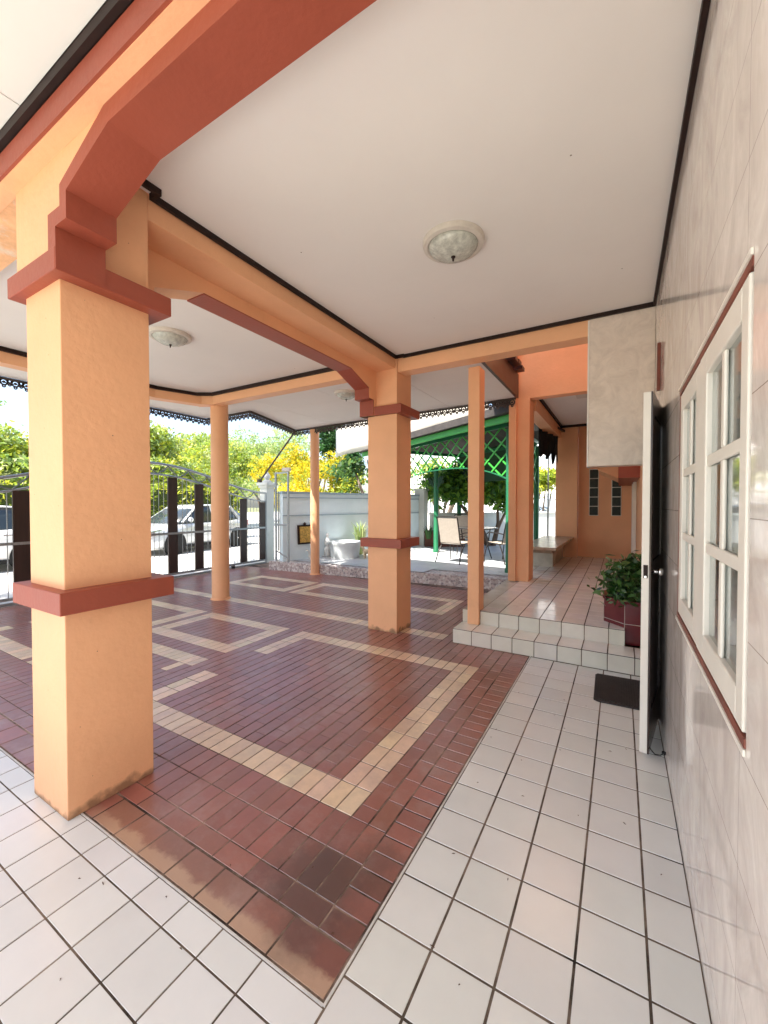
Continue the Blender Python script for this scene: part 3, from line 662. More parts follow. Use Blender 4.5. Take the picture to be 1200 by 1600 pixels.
# door stop cord
t = thing('door_cord', (.19, 2.78, 0), 'thin black cord with a hook between the door bottom and the wall', 'cord')
MB().tube([(.155, 2.78, .055), (.165, 2.77, .035), (.185, 2.75, .022), (.21, 2.74, .03), (.232, 2.73, .055)], .0032, 6).build('cord', BLACK, t); MB().tube([(.152, 2.785, .050), (.150, 2.785, .066), (.158, 2.785, .070)], .004, 6).build('hook', BLACK, t)
MB().lathe([(.010, 0), (.010, .012)], (.225, 2.73, .047), 12).build('wall_button', BLACK, t)
# far landing: ceiling, beams, glass blocks, white door
tag(MB().box(-1.165, .25, 6.42, 9.86, 3.165, 3.2).build('landing_ceiling', WHITE), kind='structure')
trim([(-1.12, 6.44), (-1.12, 9.60), (.22, 9.60)], .03, 3.115, 3.164)
tag(MB().box(-.62, -.10, 6.9, 7.25, 3.155, 3.1645).build('ceiling_hatch', mat('hatch_board', (.62, .57, .52), .8)), kind='structure')
MB().box(-1.95, .5, 6.43, 10.2, 3.21, 3.33).build('added_landing_roof', ROOFT, house)  # slab added above the landing to stop sun reaching the far pillar
t = thing('landing_beam', (-1.25, 8, 2.9), 'dim orange beam above the bench running to the far pillar', 'beam'); MB().box(-1.34, -1.138, 6.62, 9.62, 2.90, 3.16).build('beam', ORANGE, t)
t = thing('stair_soffit', (0, 8.4, 2.0), 'stepped orange underside of the stair below the marble clad wall', 'stair underside')
MB().box(-.03, .244, 6.9, 9.858, 1.84, 2.3).build('upper_step', RED, t); MB().prism([(-.36, 2.08), (-.031, 1.90), (-.031, 2.3), (-.36, 2.3)], 'y', 8.2, 9.857).build('lower_step', ORANGE, t)
for (x0, x1, z0, n, lab) in ((-.575, -.415, 1.215, 5, 'taller column of dark glass blocks in the far orange wall'), (-.15, .01, 1.215, 4, 'shorter column of dark glass blocks beside the white door')):
    t = thing('glass_block_window', ((x0 + x1) / 2, 9.85, z0), lab, 'window', 'glass block windows in the far wall')
    MB().box(x0 - .012, x1 + .012, 9.848, 9.859, z0 - .012, z0 + n * .2 + .004).build('mortar', WPAINT, t)
    for k in range(n): MB().box(x0, x1, 9.835, 9.8475, z0 + k * .2, z0 + k * .2 + .185).build('glass_block', GBLOCK, t, bevel=.008)
t = thing('side_door', (.22, 8.6, .3), 'white framed door standing ajar past the planter at the end of the landing', 'door')
MB().box(.19, .243, 8.30, 8.38, .3, 2.0).box(.19, .243, 9.02, 9.1, .3, 2.0).box(.19, .243, 8.38, 9.02, 1.93, 2.0).build('frame', WPAINT, t, bevel=.003)
MB().box(.205, .243, 8.385, 9.015, .31, 1.925).build('leaf', REDW, t)

# bench
t = thing('tiled_bench', (-1.15, 8.3, .298), 'built in bench with beige stone tile top on the landing', 'bench')
m = MB(); m.prism([(-1.46, 7.25), (-1.30, 7.02), (-.885, 6.98), (-.86, 9.60), (-1.46, 9.60)], 'z', .70, .748); m.build('seat', mat('beige_bench_tile', (.46, .38, .29), .22, .5, var=.2, vscale=7), t, bevel=.004)
m = MB(); m.prism([(-1.40, 7.40), (-1.28, 7.16), (-.97, 7.14), (-.95, 9.55), (-1.40, 9.55)], 'z', .635, .70); m.build('apron', mat('bench_apron', (.30, .22, .15), .4, .4, var=.3, vscale=6), t)
m = MB(); m.box(-1.42, -1.06, 7.95, 9.50, .29, .635); m.build('support', mat('bench_support_tile', (.52, .50, .42), .2, .5, var=.15, vscale=7), t)

# ------------------------------------------------------------------ doormat
t = thing('doormat', (0, 3.6, 0), 'dark rubber doormat with ridges on the white tiles by the open door', 'doormat')
MB().prism([(-.158, 3.345), (-.130, 3.325), (.20, 3.335), (.20, 3.885), (-.150, 3.868), (-.168, 3.84)], 'z', .001, .011).build('base', RUBM, t, bevel=.003)
m = MB()
for k in range(21): m.bar((-.145 + .0165 * k, 3.352, .0135), (-.150 + .0165 * k, 3.850, .0135), .007, .006)
m.build('ribs', RUBM, t)

# ------------------------------------------------------------------ foliage
def leafmat(name, c, tl=.45, rough=.45): return mat(name, c, rough, .35, attr=True, translucent=tl)
LG = leafmat('leaf', (.1, .2, .04))
def foliage(name, blobs, n, size, cols, parent=None, aspect=.45, up=.3, m=LG, clump=14, spread=1.0):
    """leaf-shaped faces gathered in small clumps through the blobs' volume"""
    blobs = np.array(blobs, dtype=float); vol = blobs[:, 3] * blobs[:, 4] * blobs[:, 5]; nc = max(1, n // clump)
    which = rng.choice(len(blobs), nc, p=vol / vol.sum())
    d = rng.normal(size=(nc, 3)); d /= np.linalg.norm(d, axis=1)[:, None]; rad = rng.random(nc) ** .42
    cen = blobs[which, :3] + d * rad[:, None] * blobs[which, 3:6]
    csz = size * rng.uniform(1.6, 3.6, nc) * spread
    P = np.repeat(cen, clump, 0) + rng.normal(size=(nc * clump, 3)) * np.repeat(csz, clump)[:, None] * np.array([.6, .6, .42])
    N_ = len(P); nor = rng.normal(size=(N_, 3)) + np.array([0, 0, up]); nor /= np.linalg.norm(nor, axis=1)[:, None]
    t1 = np.cross(nor, rng.normal(size=(N_, 3))); t1 /= np.linalg.norm(t1, axis=1)[:, None]; t2 = np.cross(nor, t1)
    s = size * rng.uniform(.55, 1.25, N_)[:, None]; a = aspect
    droop = nor * s * -.12
    V = np.stack([P - t1 * s + droop, P - t2 * s * a, P + t1 * s + droop, P + t2 * s * a], 1).reshape(-1, 3)
    me = bpy.data.meshes.new(name); me.vertices.add(N_ * 4); 
    if parent is not None: V = V - np.array(wloc(parent))
    me.vertices.foreach_set('co', V.ravel()); me.loops.add(N_ * 4); me.loops.foreach_set('vertex_index', np.arange(N_ * 4))
    me.polygons.add(N_); me.polygons.foreach_set('loop_start', np.arange(N_) * 4); me.polygons.foreach_set('loop_total', np.full(N_, 4)); me.update()
    cols = np.array(cols); ci = np.repeat(rng.integers(0, len(cols), nc), clump); cl = cols[ci] * rng.uniform(.7, 1.3, N_)[:, None]
    c4 = np.ones((N_, 4, 4)); c4[:, :, :3] = cl[:, None, :]
    at = me.attributes.new('col', 'FLOAT_COLOR', 'POINT'); at.data.foreach_set('color', c4.astype(np.float32).ravel())
    me.materials.append(m); o = bpy.data.objects.new(name, me); COL.objects.link(o); o.parent = parent; return o
def trunk(parent, base, tips, r0, name='trunk', mt=BARK):
    m = MB(); base = Vector(base)
    for tip in tips:
        tip = Vector(tip); mid = base.lerp(tip, .45) + Vector((random.uniform(-.15, .15), random.uniform(-.15, .15), 0))
        q = base.lerp(tip, .75) + Vector((random.uniform(-.1, .1), random.uniform(-.1, .1), 0))
        m.tube([base, base.lerp(mid, .5), mid, q, tip], [r0, r0 * .85, r0 * .62, r0 * .42, r0 * .15], 8)
    return m.build(name, mt, parent, smooth='all')
YG = [(.36, .44, .04), (.28, .38, .04), (.50, .50, .05)]
YEL = [(.62, .50, .02), (.50, .46, .03), (.30, .36, .03), (.70, .52, .02)]
MG = [(.10, .19, .04), (.15, .25, .06), (.07, .14, .03)]
PG = [(.36, .46, .16), (.28, .40, .13), (.46, .50, .22)]
DG = [(.035, .10, .03), (.06, .15, .04), (.025, .07, .02)]
def tree(name, base, h, blobs, n, size, cols, label, group=None, r0=.15, tips=None, cat='tree', **kw):
    t = thing(name, base, label, cat, group); b = Vector(base)
    trunk(t, b, tips or [(q[0], q[1], q[2]) for q in blobs[:6]], r0); foliage('crown', blobs, n, size, cols, t, **kw); return t
def crown(cx, cy, cz, rx, ry, rz, k=7, seed=None):
    out = []
    for i in range(k):
        a = random.uniform(0, 6.28); q = random.uniform(.25, .8)
        out.append((cx + rx * q * math.cos(a), cy + ry * q * math.sin(a), cz + rz * random.uniform(-.6, .75), rx * random.uniform(.28, .5), ry * random.uniform(.28, .5), rz * random.uniform(.25, .45)))
    return out

# hedge and garden across the street
hb = [( -15.4 + random.uniform(-.15, .15), yv, 1.05, .6, .55, 1.25 + random.uniform(-.1, .1)) for yv in np.arange(-2, 12.6, .55)]
t = thing('hedge', (-15.4, 5, -.055), 'long clipped yellow green hedge across the street behind the cars', 'hedge')
foliage('leaves', hb, 34000, .085, YG + [(.48, .46, .04)], t, clump=12)
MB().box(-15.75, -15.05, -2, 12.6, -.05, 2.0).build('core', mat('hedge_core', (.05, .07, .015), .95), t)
t = thing('garden_wall', (-14.4, 5, -.055), 'low white wall below the hedge across the street', 'wall'); MB().box(-14.55, -14.35, -8, 9.2, -.05, .75).build('wall', GREYW, t)
for i, (b, rr, cols, n, lab) in enumerate([
    ((-20, 6.2, 0), (3.0, 2.4, 1.7, 3.0), PG + YG, 30000, 'pale green leafy tree behind the hedge left of the thicker round pillar'),
    ((-19, 10.5, 0), (2.6, 2.4, 1.7, 3.3), PG + YG, 28000, 'light green tree rising above the arched gate left of the thicker round pillar'),
    ((-19.5, 3.2, 0), (1.6, 1.6, 1.6, 3.0), YG, 15000, 'bright green rounded tree seen left of the foreground pillar'),
    ((-23, 17, 0), (4.2, 4.0, 2.9, 4.0), PG + YG, 36000, 'tall pale tree behind the yellow flowering bush'),
    ((-26, 25, 0), (5, 4, 3.2, 4.4), PG, 26000, 'distant pale tree between the round pillars')]):
    rx, ry, rz, cz = rr
    tree('leafy_tree', (b[0], b[1], -.055), 4, crown(b[0], b[1], cz, rx, ry, rz, 16), n, .10, cols, lab, 'trees across the street', r0=.18)
tree('bare_tree', (-21, 2.2, -.055), 6, crown(-21, 3.0, 6.0, 2.2, 2.8, 1.6, 9), 1500, .10, PG + [(.35, .33, .2)], 'sparse grey twiggy tree against the white sky at far left', r0=.12)
yb = crown(-9.6, 11.6, 2.0, 1.4, 1.5, 1.25, 12) + crown(-11.6, 12.2, 2.2, 1.5, 1.3, 1.5, 10)
tree('flowering_bush', (-10.4, 11.8, -.055), 2, yb, 22000, .055, YEL, 'large bush covered in bright yellow flowers behind the pale blue wall', r0=.08, cat='bush')
tree('green_bush', (-8.6, 11.4, -.055), 2, crown(-8.7, 11.5, 1.75, 1.0, .9, 1.0, 9), 9000, .06, YG + MG + [(.6, .5, .03)], 'yellow green bush with some flowers right of the thin round pillar', r0=.06, cat='bush')
tree('dark_tree', (-9.7, 13.2, -.055), 5, crown(-9.6, 13.0, 3.9, .75, .8, 1.7, 12), 14000, .075, DG + [(.07, .2, .06)], 'tall dark green tree right of the thin round pillar', r0=.1)
tree('young_tree', (-5.15, 8.95, .2), 2, [(-6.35, 9.2, 2.5, .3, .3, .25), (-5.55, 9.4, 2.3, .25, .25, .45), (-6.9, 9.4, 2.45, .3, .3, .2)], 900, .085, DG + MG, 'forked tree with bare slanting trunks against the pale blue wall', r0=.085,
     tips=[(-6.45, 9.3, 2.6), (-6.1, 9.5, 2.7), (-5.75, 9.4, 2.7), (-5.3, 9.3, 2.6)], m=LG)
tree('garden_tree', (-3.35, 12.2, .0), 3, [(-4.7, 11.8, 2.05, .75, .6, .42), (-3.9, 12.0, 2.2, .7, .6, .45), (-3.2, 12.2, 2.0, .6, .6, .5), (-4.35, 11.6, 1.72, .4, .4, .25), (-2.9, 12.3, 1.65, .35, .4, .35)], 5200, .11, [(.12, .26, .03), (.2, .36, .04), (.06, .16, .03)], 'broad leaved tree with bright green leaves seen under the gazebo roof', r0=.08)
tree('roadside_tree', (-2.9, 17.6, -.055), 3, crown(-2.95, 17.5, 2.5, .8, .8, .8, 8), 3600, .08, YG, 'small yellow green tree beside the far pillar across the rear wall', r0=.06)
tree('backlot_tree', (-7.8, 19, -.055), 3, crown(-7.8, 19, 2.6, 2.2, 1.4, 1.3, 10), 8000, .09, YG + PG, 'pale tree beyond the low grey rear wall', r0=.12)

sb = [(-7.9 + random.uniform(-1.0, 1.0), v_, 6.3 + random.uniform(-.4, .5), 1.5, 1.3, .75) for v_ in np.arange(-4.2, 4.6, .8)]
tree('added_shade_tree', (-8.9, -.6, -.055), 6, sb, 26000, .13, YG + MG, 'unseen added tree whose high crown shades the sliding gate', r0=.2, clump=12)  # out-of-view tree, put in only to keep sun off the gate floor
# ------------------------------------------------------------------ sliding gate
GX = -7.5
def ztop(y_): 
    q = (y_ - 4.25) / 5.9
    return 1.72 + (.50 * math.cos(math.pi * q) ** 2 if abs(q) < .5 else 0)
t = thing('sliding_gate', (GX, 3.2, 0), 'arched steel sliding gate with dark brown planks along the driveway', 'gate')
GY0, GY1 = -.9, 7.10
ys_ = np.linspace(GY0, GY1, 90)
m = MB(); m.tube([(GX, v, ztop(v)) for v in ys_], .024, 8); m.tube([(GX, v, ztop(v) - .20) for v in ys_], .017, 8)
m.box(GX - .02, GX + .02, GY0, GY1, .865, .905); m.box(GX - .028, GX + .028, GY0, GY1, .075, .115); m.box(GX - .02, GX + .02, GY0, GY1, .015, .045)
m.box(GX - .02, GX + .02, GY1 - .04, GY1, .045, ztop(GY1)); m.box(GX - .02, GX + .02, GY0, GY0 + .04, .045, ztop(GY0))
m.build('frame', METAL, t, smooth=True)
m = MB(); k = 0; v = GY0 + .05
while v < GY1 - .26:
    a, b = ztop(v), ztop(v + .21)
    if k % 2 == 0: m.tube([(GX, v, a - .02), (GX, v + .07, a - .10), (GX, v + .21, b - .19)], .011, 6)
    else: m.tube([(GX, v, a - .19), (GX, v + .14, b - .10), (GX, v + .21, b - .02)], .011, 6)
    cxy = v + .10; m.tube([(GX, cxy + .035 * math.cos(q), ztop(cxy) - .055 - (.06 if k % 2 else 0) + .035 * math.sin(q)) for q in np.linspace(0, 6.28, 10)[:-1]], .005, 5, close=True)
    v += .21; k += 1
m.build('scroll_truss', GATEM, t)
planks = [(.58, .77), (1.17, 1.36), (2.30, 2.50), (2.89, 3.08), (3.46, 3.65), (4.60, 4.79), (5.17, 5.36), (6.31, 6.49), (6.88, 7.05)]
for a, b in planks: MB().box(GX - .018, GX + .018, a, b, .116, ztop((a + b) / 2) - .225).build('plank', PLANK, t, bevel=.003)
v = GY0 + .1
while v < GY1 - .05:
    if not any(a - .02 < v < b + .02 for a, b in planks): MB().tube([(GX, v, .10), (GX, v, ztop(v) - .20)], .0065, 6).build('bar', METAL, t)
    v += .095
for v in (0.0, 3.0, 6.1): MB().lathe([(.05, -.02), (.05, .02)], (0, 0, 0), 16).build('roller', GATEM, t, local=True).matrix_local = Matrix.Translation((0, v - 3.2, .04)) @ Matrix.Rotation(R(90), 4, 'Y')
# white gate post
t = thing('gate_post', (-7.66, 7.27, -.055), 'white gate post with moulded cap and pointed finial at the end of the sliding gate', 'gate post')
MB().box(-7.78, -7.54, 7.16, 7.40, -.055, 1.86).build('shaft', GREYW, t, bevel=.006)
MB().box(-7.81, -7.51, 7.13, 7.43, 1.86, 1.92).box(-7.84, -7.48, 7.10, 7.46, 1.92, 1.99).build('cap', GREYW, t, bevel=.01)
MB().lathe([(.13, 0), (.10, .05), (.05, .08), (.085, .13), (.08, .19), (.04, .24), (.008, .30)], (-7.66, 7.28, 1.99), 20).build('finial', GREYW, t, smooth='all')
# swing gate frame folded back
t = thing('swing_gate', (-6.4, 6.53, .2), 'open grey steel swing gate frame without infill in front of the pale blue wall', 'gate')
m = MB(); ga = Vector((-6.62, 6.55, 0)); gb = Vector((-6.215, 6.515, 0)); z3 = lambda v: Vector((0, 0, v))
for p in (ga, gb): m.bar(p + z3(.19), p + z3(2.16), .036, .036)
m.bar(ga + z3(2.14), gb + z3(2.14), .026, .03); m.bar(ga + z3(1.0), gb + z3(1.0), .026, .03); m.bar(ga + z3(.42), gb + z3(.27), .02, .03)
m.build('frame', METAL, t, bevel=.003)
MB().box(-6.38, -6.17, 6.49, 6.56, 2.165, 2.245).build('lamp_box', PLAST, t, bevel=.01)
m = MB()
gm = ga.lerp(gb, .2); m.bar(gm + z3(.42), gm + z3(1.72), .022, .022); m.bar(ga + z3(1.72), gm + z3(1.72), .022, .022); m.build('inner_frame', METAL, t)

# ------------------------------------------------------------------ terrace, walls
TP = [(-6.72, 6.43), (-6.5, 6.45), (-1.505, 6.86), (-1.505, 16.0), (-6.72, 16.0)]
MB().prism(TP, 'z', -.05, .19).build('terrace', PEB)['kind'] = 'structure'
TT = MB(); a = -6.7
def inside_top(x_, y_): return y_ > 6.46 + (x_ + 6.5) * .0813 + .02
while a < -1.5:
    b = 6.35
    while b < 13.5:
        if inside_top(a + .2, b + .02): tile(TT, a, a + .4, b, b + .4, .204, jit((.50, .52, .53), .06, .02), gap=.003)
        b += .4
    a += .4
tag(TT.build('terrace_paving', GREYT, col=True), kind='structure')
dw = Vector((.2607, .9654, 0)); w0 = Vector((-6.75, 5.55 + .0, 0)); nw = Vector((dw.y, -dw.x, 0))
base = Vector((-6.354, 6.644, 0))
def along(s_, off=0, z=0): p = base + dw * s_ + nw * off; return Vector((p.x, p.y, z))
t = thing('blue_wall', base, 'pale blue painted boundary wall behind the fountain', 'wall')
m = MB(); m.bar(along(-.12, -.08, .85), along(4.45, -.08, .85), .15, 1.70); m.build('wall', BLUEW, t)
m = MB(); m.bar(along(-.14, -.08, 1.71), along(4.47, -.08, 1.71), .19, .05); m.bar(along(-.12, .004, 1.60), along(4.45, .004, 1.60), .03, .02); m.bar(along(-.12, .004, 1.20), along(4.45, .004, 1.20), .03, .02); m.build('coping', mat('blue_grey_band', (.30, .40, .46), .7), t)
t = thing('grey_pier', along(4.6), 'grey wall pier where the pale blue wall meets the low rear wall', 'pier'); q = along(4.62, -.06); MB().box(q.x - .16, q.x + .16, q.y - .13, q.y + .16, 0, 1.86).box(q.x - .19, q.x + .19, q.y - .16, q.y + .19, 1.86, 1.92).build('shaft', GREYW, t, bevel=.008)
t = thing('rear_wall', (-4, 13, 0), 'low pale grey boundary wall behind the gazebo', 'wall')
a = Vector((-5.0, 11.35, 0)); b = Vector((-1.9, 15.8, 0)); m = MB(); m.bar(a + Vector((0, 0, .56)), b + Vector((0, 0, .56)), .14, 1.16); m.build('wall', GREYW, t)
m = MB(); m.bar(a + Vector((0, 0, 1.165)), b + Vector((0, 0, 1.165)), .2, .05); m.build('coping', GREYW, t)
m = MB()
for k in range(12):
    p = a.lerp(b, k / 11); m.tube([(p.x, p.y, 1.19), (p.x, p.y, 1.62)], .012, 6)
m.bar(a + Vector((0, 0, 1.62)), b + Vector((0, 0, 1.62)), .02, .02); m.build('railing', METAL, t)
# distant white building, seen past the far pillar
t = thing('white_building', (-4.5, 27, 0), 'bright white building across the rear street beyond the far pillar', 'building')
MB().box(-14, 3, 27, 33, -.05, 6.5).build('wall', mat('white_render', (.8, .79, .76), .8, var=.04, vscale=.8), t); MB().box(-14.4, 3.4, 26.6, 33.4, 6.5, 6.75).build('roof', ROOFT, t)
for x_ in (-12, -9.4, -6.4, -3.6, -.6):
    for z_ in (.9, 3.9):
        f = MB().box(x_ - .6, x_ + .6, 26.95, 26.995, z_, z_ + 1.3).build('window', WPAINT, t); MB().box(x_ - .53, x_ + .53, 26.93, 26.948, z_ + .07, z_ + 1.23).build('pane', mat('pale_pane', (.40, .45, .47), .15), f)
# utility post with rail by the far pillar
t = thing('window_bar_frame', (-1.75, 11.3, .2), 'thin grey metal post and rail beside the far pillar', 'railing')
MB().tube([(-1.66, 11.5, .2), (-1.66, 11.5, 3.4)], .02, 8).tube([(-1.66, 11.5, 2.62), (-2.2, 11.5, 2.62)], .02, 8).build('frame', GATEM, t)

# plaques on the blue wall
for s_, z_, w_, h_, lab, oval in ((.42, .76, .17, .22, 'square lantern shaped gold relief plaque in dark frame on the pale blue wall', 0), (2.62, .80, .12, .22, 'dark oval framed plaque on the pale blue wall near the farther square pillar', 1)):
    c_ = along(s_, .03, z_); t = thing('wall_plaque', c_, lab, 'plaque')
    if not oval:
        P = [(-w_, -h_), (w_, -h_), (w_ * 1.08, h_), (-w_ * 1.08, h_)]
        Pi = [(-w_ * .8, -h_ * .82), (w_ * .8, -h_ * .82), (w_ * .86, h_ * .84), (-w_ * .86, h_ * .84)]
    else:
        P = [(w_ * math.cos(k) * .95, h_ * math.sin(k)) for k in np.linspace(0, 6.283, 21)[:-1]]; Pi = [(p[0] * .72, p[1] * .8) for p in P]
    def pl(poly, o0, o1, nm, mt):
        n = len(poly); vs = [c_ + dw * p[0] + Vector((0, 0, p[1])) + nw * o for o in (o0, o1) for p in poly]
        MB().add(vs, [tuple(range(n)), tuple(range(2 * n - 1, n - 1, -1))] + [(i, (i + 1) % n, (i + 1) % n + n, i + n) for i in range(n)]).build(nm, mt, t, bevel=.006)
    pl(P, -.03, .01, 'frame', DARK); pl(Pi, .011, .028, 'relief', BRASS if not oval else CLAY)
    MB().lathe([(.03, 0), (.035, .03), (.012, .06)], c_ + Vector((0, 0, h_)), 10).build('knob', DARK, t)
# fountain
fc = (-5.60, 7.75, .204)
t = thing('fountain_basin', fc, 'low round white fountain basin on the terrace against the pale blue wall', 'fountain')
MB().lathe([(.33, 0), (.34, .05), (.365, .30), (.395, .34), (.395, .375), (.36, .375), (.34, .33), (.32, .30)], fc, 40).build('basin', mat('basin_white', (.62, .66, .67), .5, var=.08, vscale=8), t, smooth=True)
MB().lathe([(.32, .28), (.05, .285)], fc, 40).build('water', mat('basin_water', (.1, .15, .14), .05), t)
sc_ = (-6.02, 7.62, .204)
t = thing('garden_statue', sc_, 'small white figure statue beside the fountain basin', 'statue')
MB().lathe([(.08, 0), (.08, .20), (.06, .22), (.045, .25), (.06, .30), (.07, .36), (.05, .42), (.025, .46), (.038, .49), (.042, .52), (.03, .555), (.004, .57)], sc_, 16).build('figure', mat('statue_white', (.72, .73, .72), .6, var=.1, vscale=12), t, smooth='all')
def tuft(name, c_, n, h, col, lab, r=.2, cat='plant'):
    t = thing(name, c_, lab, cat); m = MB()
    for k in range(n):
        a = random.uniform(0, 6.28); l = random.uniform(.4, 1) * r; hh = h * random.uniform(.6, 1); wv = random.uniform(.008, .016)
        b0 = Vector(c_) + Vector((math.cos(a), math.sin(a), 0)) * random.uniform(0, r * .3); sd_ = Vector((-math.sin(a), math.cos(a), 0)) * wv
        mid = b0 + Vector((math.cos(a) * l * .4, math.sin(a) * l * .4, hh * .75)); tip = b0 + Vector((math.cos(a) * l, math.sin(a) * l, hh * random.uniform(.7, 1)))
        cl = jit(random.choice(col), .25); m.add([b0 - sd_, b0 + sd_, mid + sd_, mid - sd_, tip], [(0, 1, 2, 3), (3, 2, 4)], cl)
    m.build('blades', LG, t, col=True); return t
tuft('spiky_plant', (-5.05, 8.15, .204), 60, .42, MG, 'spiky green plant at the right of the fountain basin', .26)
tuft('reed_plant', (-5.6, 8.4, .204), 46, .95, PG + [(.4, .42, .3)], 'tall pale reeds behind the fountain basin', .30)
tuft('potted_grass', (-4.55, 10.2, .5), 40, .45, DG, 'dark spiky plant in front of the grey pier', .25)
t = thing('animal_figurine', (-4.98, 7.75, .204), 'small beige animal figurine on the terrace beside the farther square pillar', 'figurine')
m = MB(); 
for a_, b_ in ((-.06, -.03), (.06, -.03), (-.06, .03), (.06, .03)): m.tube([(-4.98 + a_, 7.75 + b_, .204), (-4.98 + a_ * .9, 7.75 + b_, .34)], [.012, .02], 8)
m.tube([(-5.08, 7.75, .37), (-5.02, 7.75, .38), (-4.93, 7.75, .38), (-4.89, 7.75, .37)], [.03, .055, .055, .03], 10); m.tube([(-5.06, 7.75, .38), (-5.10, 7.75, .46), (-5.16, 7.75, .49)], [.03, .03, .02], 8)
m.build('figure', mat('beige_ceramic', (.55, .42, .27), .5), t, smooth='all')
t = thing('goose_figurine', (-6.02, 7.05, .204), 'small white bird figurine at the foot of the pale blue wall', 'figurine')
m = MB(); m.tube([(-6.0, 7.15, .26), (-6.02, 7.06, .28), (-6.04, 6.98, .27)], [.03, .06, .035], 10); m.tube([(-6.03, 7.0, .29), (-6.04, 6.97, .40), (-6.05, 6.92, .42)], [.025, .016, .02], 8); m.lathe([(.05, 0), (.03, .04)], (-6.02, 7.06, .204), 10)
m.build('figure', mat('white_ceramic', (.75, .72, .66), .4), t, smooth='all')
t = thing('planter_trough', (-4.15, 11.4, .204), 'dark red brown planter trough behind the gazebo post', 'planter')
MB().prism([(-4.95, 10.85), (-3.9, 11.35), (-4.05, 11.65), (-5.1, 11.15)], 'z', .2, .62).build('trough', CLAY, t, bevel=.01); MB().prism([(-4.97, 10.83), (-3.88, 11.34), (-4.04, 11.67), (-5.12, 11.17)], 'z', .60, .66).build('rim', CLAY, t, bevel=.01)

# ------------------------------------------------------------------ gazebo
A = Vector((-4.13, 9.74, .204)); B = Vector((-1.75, 7.50, .204)); u = Vector((.855, -.518, 0)).normalized(); vv = Vector((-u.y, u.x, 0)); an = -vv
P0 = B - u * 4.25; Cc = Vector((-1.72, 10.1, .204)); Dd = P0 + vv * 2.3
gz = thing('gazebo', (-3.4, 9.3, .204), 'green garden gazebo with lattice valance and dark roof over the table', 'gazebo')
for p, r_ in ((A, .062), (B, .055), (Cc, .06), (P0, .06), (Dd, .06)):
    MB().lathe([(r_ * 1.25, 0), (r_ * 1.2, .06), (r_, .08), (r_, 2.62 if p is not A else 2.2)], p, 20).build('post', GREENP, gz, smooth=True)
def lat(P, Q, zt, zlow, back=0):
    d = (Q - P); Ln = d.length; d = d.normalized(); nr = Vector((-d.y, d.x, 0)); m = MB()
    for s0 in np.arange(-2.4, Ln + 2.4, .38):
        for sg in (1, -1):
            pts = []
            for z in np.arange(zt, 1.6, -.015):
                s_ = s0 + sg * (zt - z) / .80
                if 0 <= s_ <= Ln and z >= zlow(s_): pts.append((s_, z))
            if len(pts) > 3:
                a, b = pts[0], pts[-1]; m.bar(P + d * a[0] + nr * .008 * sg + Vector((0, 0, a[1] - .204)), P + d * b[0] + nr * .008 * sg + Vector((0, 0, b[1] - .204)), .032, .012, upv=nr)
    m.build('lattice', GREEN, gz)
    e = MB(); ss = np.linspace(0, Ln, 40); e_ = [P + d * s_ + Vector((0, 0, zlow(s_) - .204)) for s_ in ss]
    for a, b in zip(e_[:-1], e_[1:]): e.bar(a, b, .03, .022)
    e.build('lattice_edge', GREENP, gz)
fz = lambda s_: 2.235 - .36 * abs((s_ - 2.2) / 2.1) ** 2.6
lat(P0, B, 2.88, fz); lat(B, Cc, 2.88, lambda s_: 2.2 - .35 * abs((s_ - 1.3) / 1.3) ** 2.4)
MB().bar(Dd + Vector((0, 0, 2.33)), Cc + Vector((0, 0, 2.33)), .03, .92).build('added_backdrop', mat('dark_green_board', (.008, .05, .02), .6), gz)  # invented board, gives the dark green backdrop behind the lattice
# dense carved bracket on the inner post
m = MB()
for k in range(14):
    q = random.uniform(-.34, .34); m.bar(A + Vector((q, q * -.6, 1.98 - abs(q) * .1)), A + Vector((q * .15, q * -.1, 1.55 + abs(q) * .3)), .03, .02)
    m.tube([A + u * (q + .05 * math.cos(t_)) + Vector((0, 0, 1.93 - abs(q) * .4 + .05 * math.sin(t_))) for t_ in np.linspace(0, 6.28, 9)[:-1]], .010, 5, close=True)
m.build('bracket', mat('dark_green_carving', (.012, .05, .025), .6), gz)
PA, PB = B - u * 5.55 + an * .3, B + u * .5 + an * .3
z_ = Vector((0, 0, 2.93 - .204))
m = MB(); m.bar(PA + z_, PB + z_, .05, .125); m.build('fascia', GREEN, gz, bevel=.004)
m = MB(); m.bar(PA + an * .05 + Vector((0, 0, 3.07 - .204)), PB + an * .05 + Vector((0, 0, 3.07 - .204)), .16, .14); m.build('roof_edge', ROOFT, gz)
m = MB()
for P, Q in ((P0, B), (B, Cc), (Cc, Dd), (Dd, P0)): m.bar(P + Vector((0, 0, 2.70)), Q + Vector((0, 0, 2.70)), .08, .08)
m.build('ring_beam', GREENP, gz)
E1, E2_, E3, E4 = PA, PB, Cc + u * .55 + vv * .6, Dd - u * 1.0 + vv * .6
ctr = (E1 + E2_ + E3 + E4) / 4; ap1 = ctr - u * 1.2; ap2 = ctr + u * .8
zE, zR = Vector((0, 0, 3.02 - .204)), Vector((0, 0, 3.75 - .204)); m = MB(); th = Vector((0, 0, .05))
for q in ([E1 + zE, E2_ + zE, ap2 + zR, ap1 + zR], [E2_ + zE, E3 + zE, ap2 + zR], [E3 + zE, E4 + zE, ap1 + zR, ap2 + zR], [E4 + zE, E1 + zE, ap1 + zR]):
    n = len(q); m.add(q + [p + th for p in q], [tuple(range(n)), tuple(range(2 * n - 1, n - 1, -1))] + [(i, (i + 1) % n, (i + 1) % n + n, i + n) for i in range(n)])
m.build('roof', ROOFT, gz)
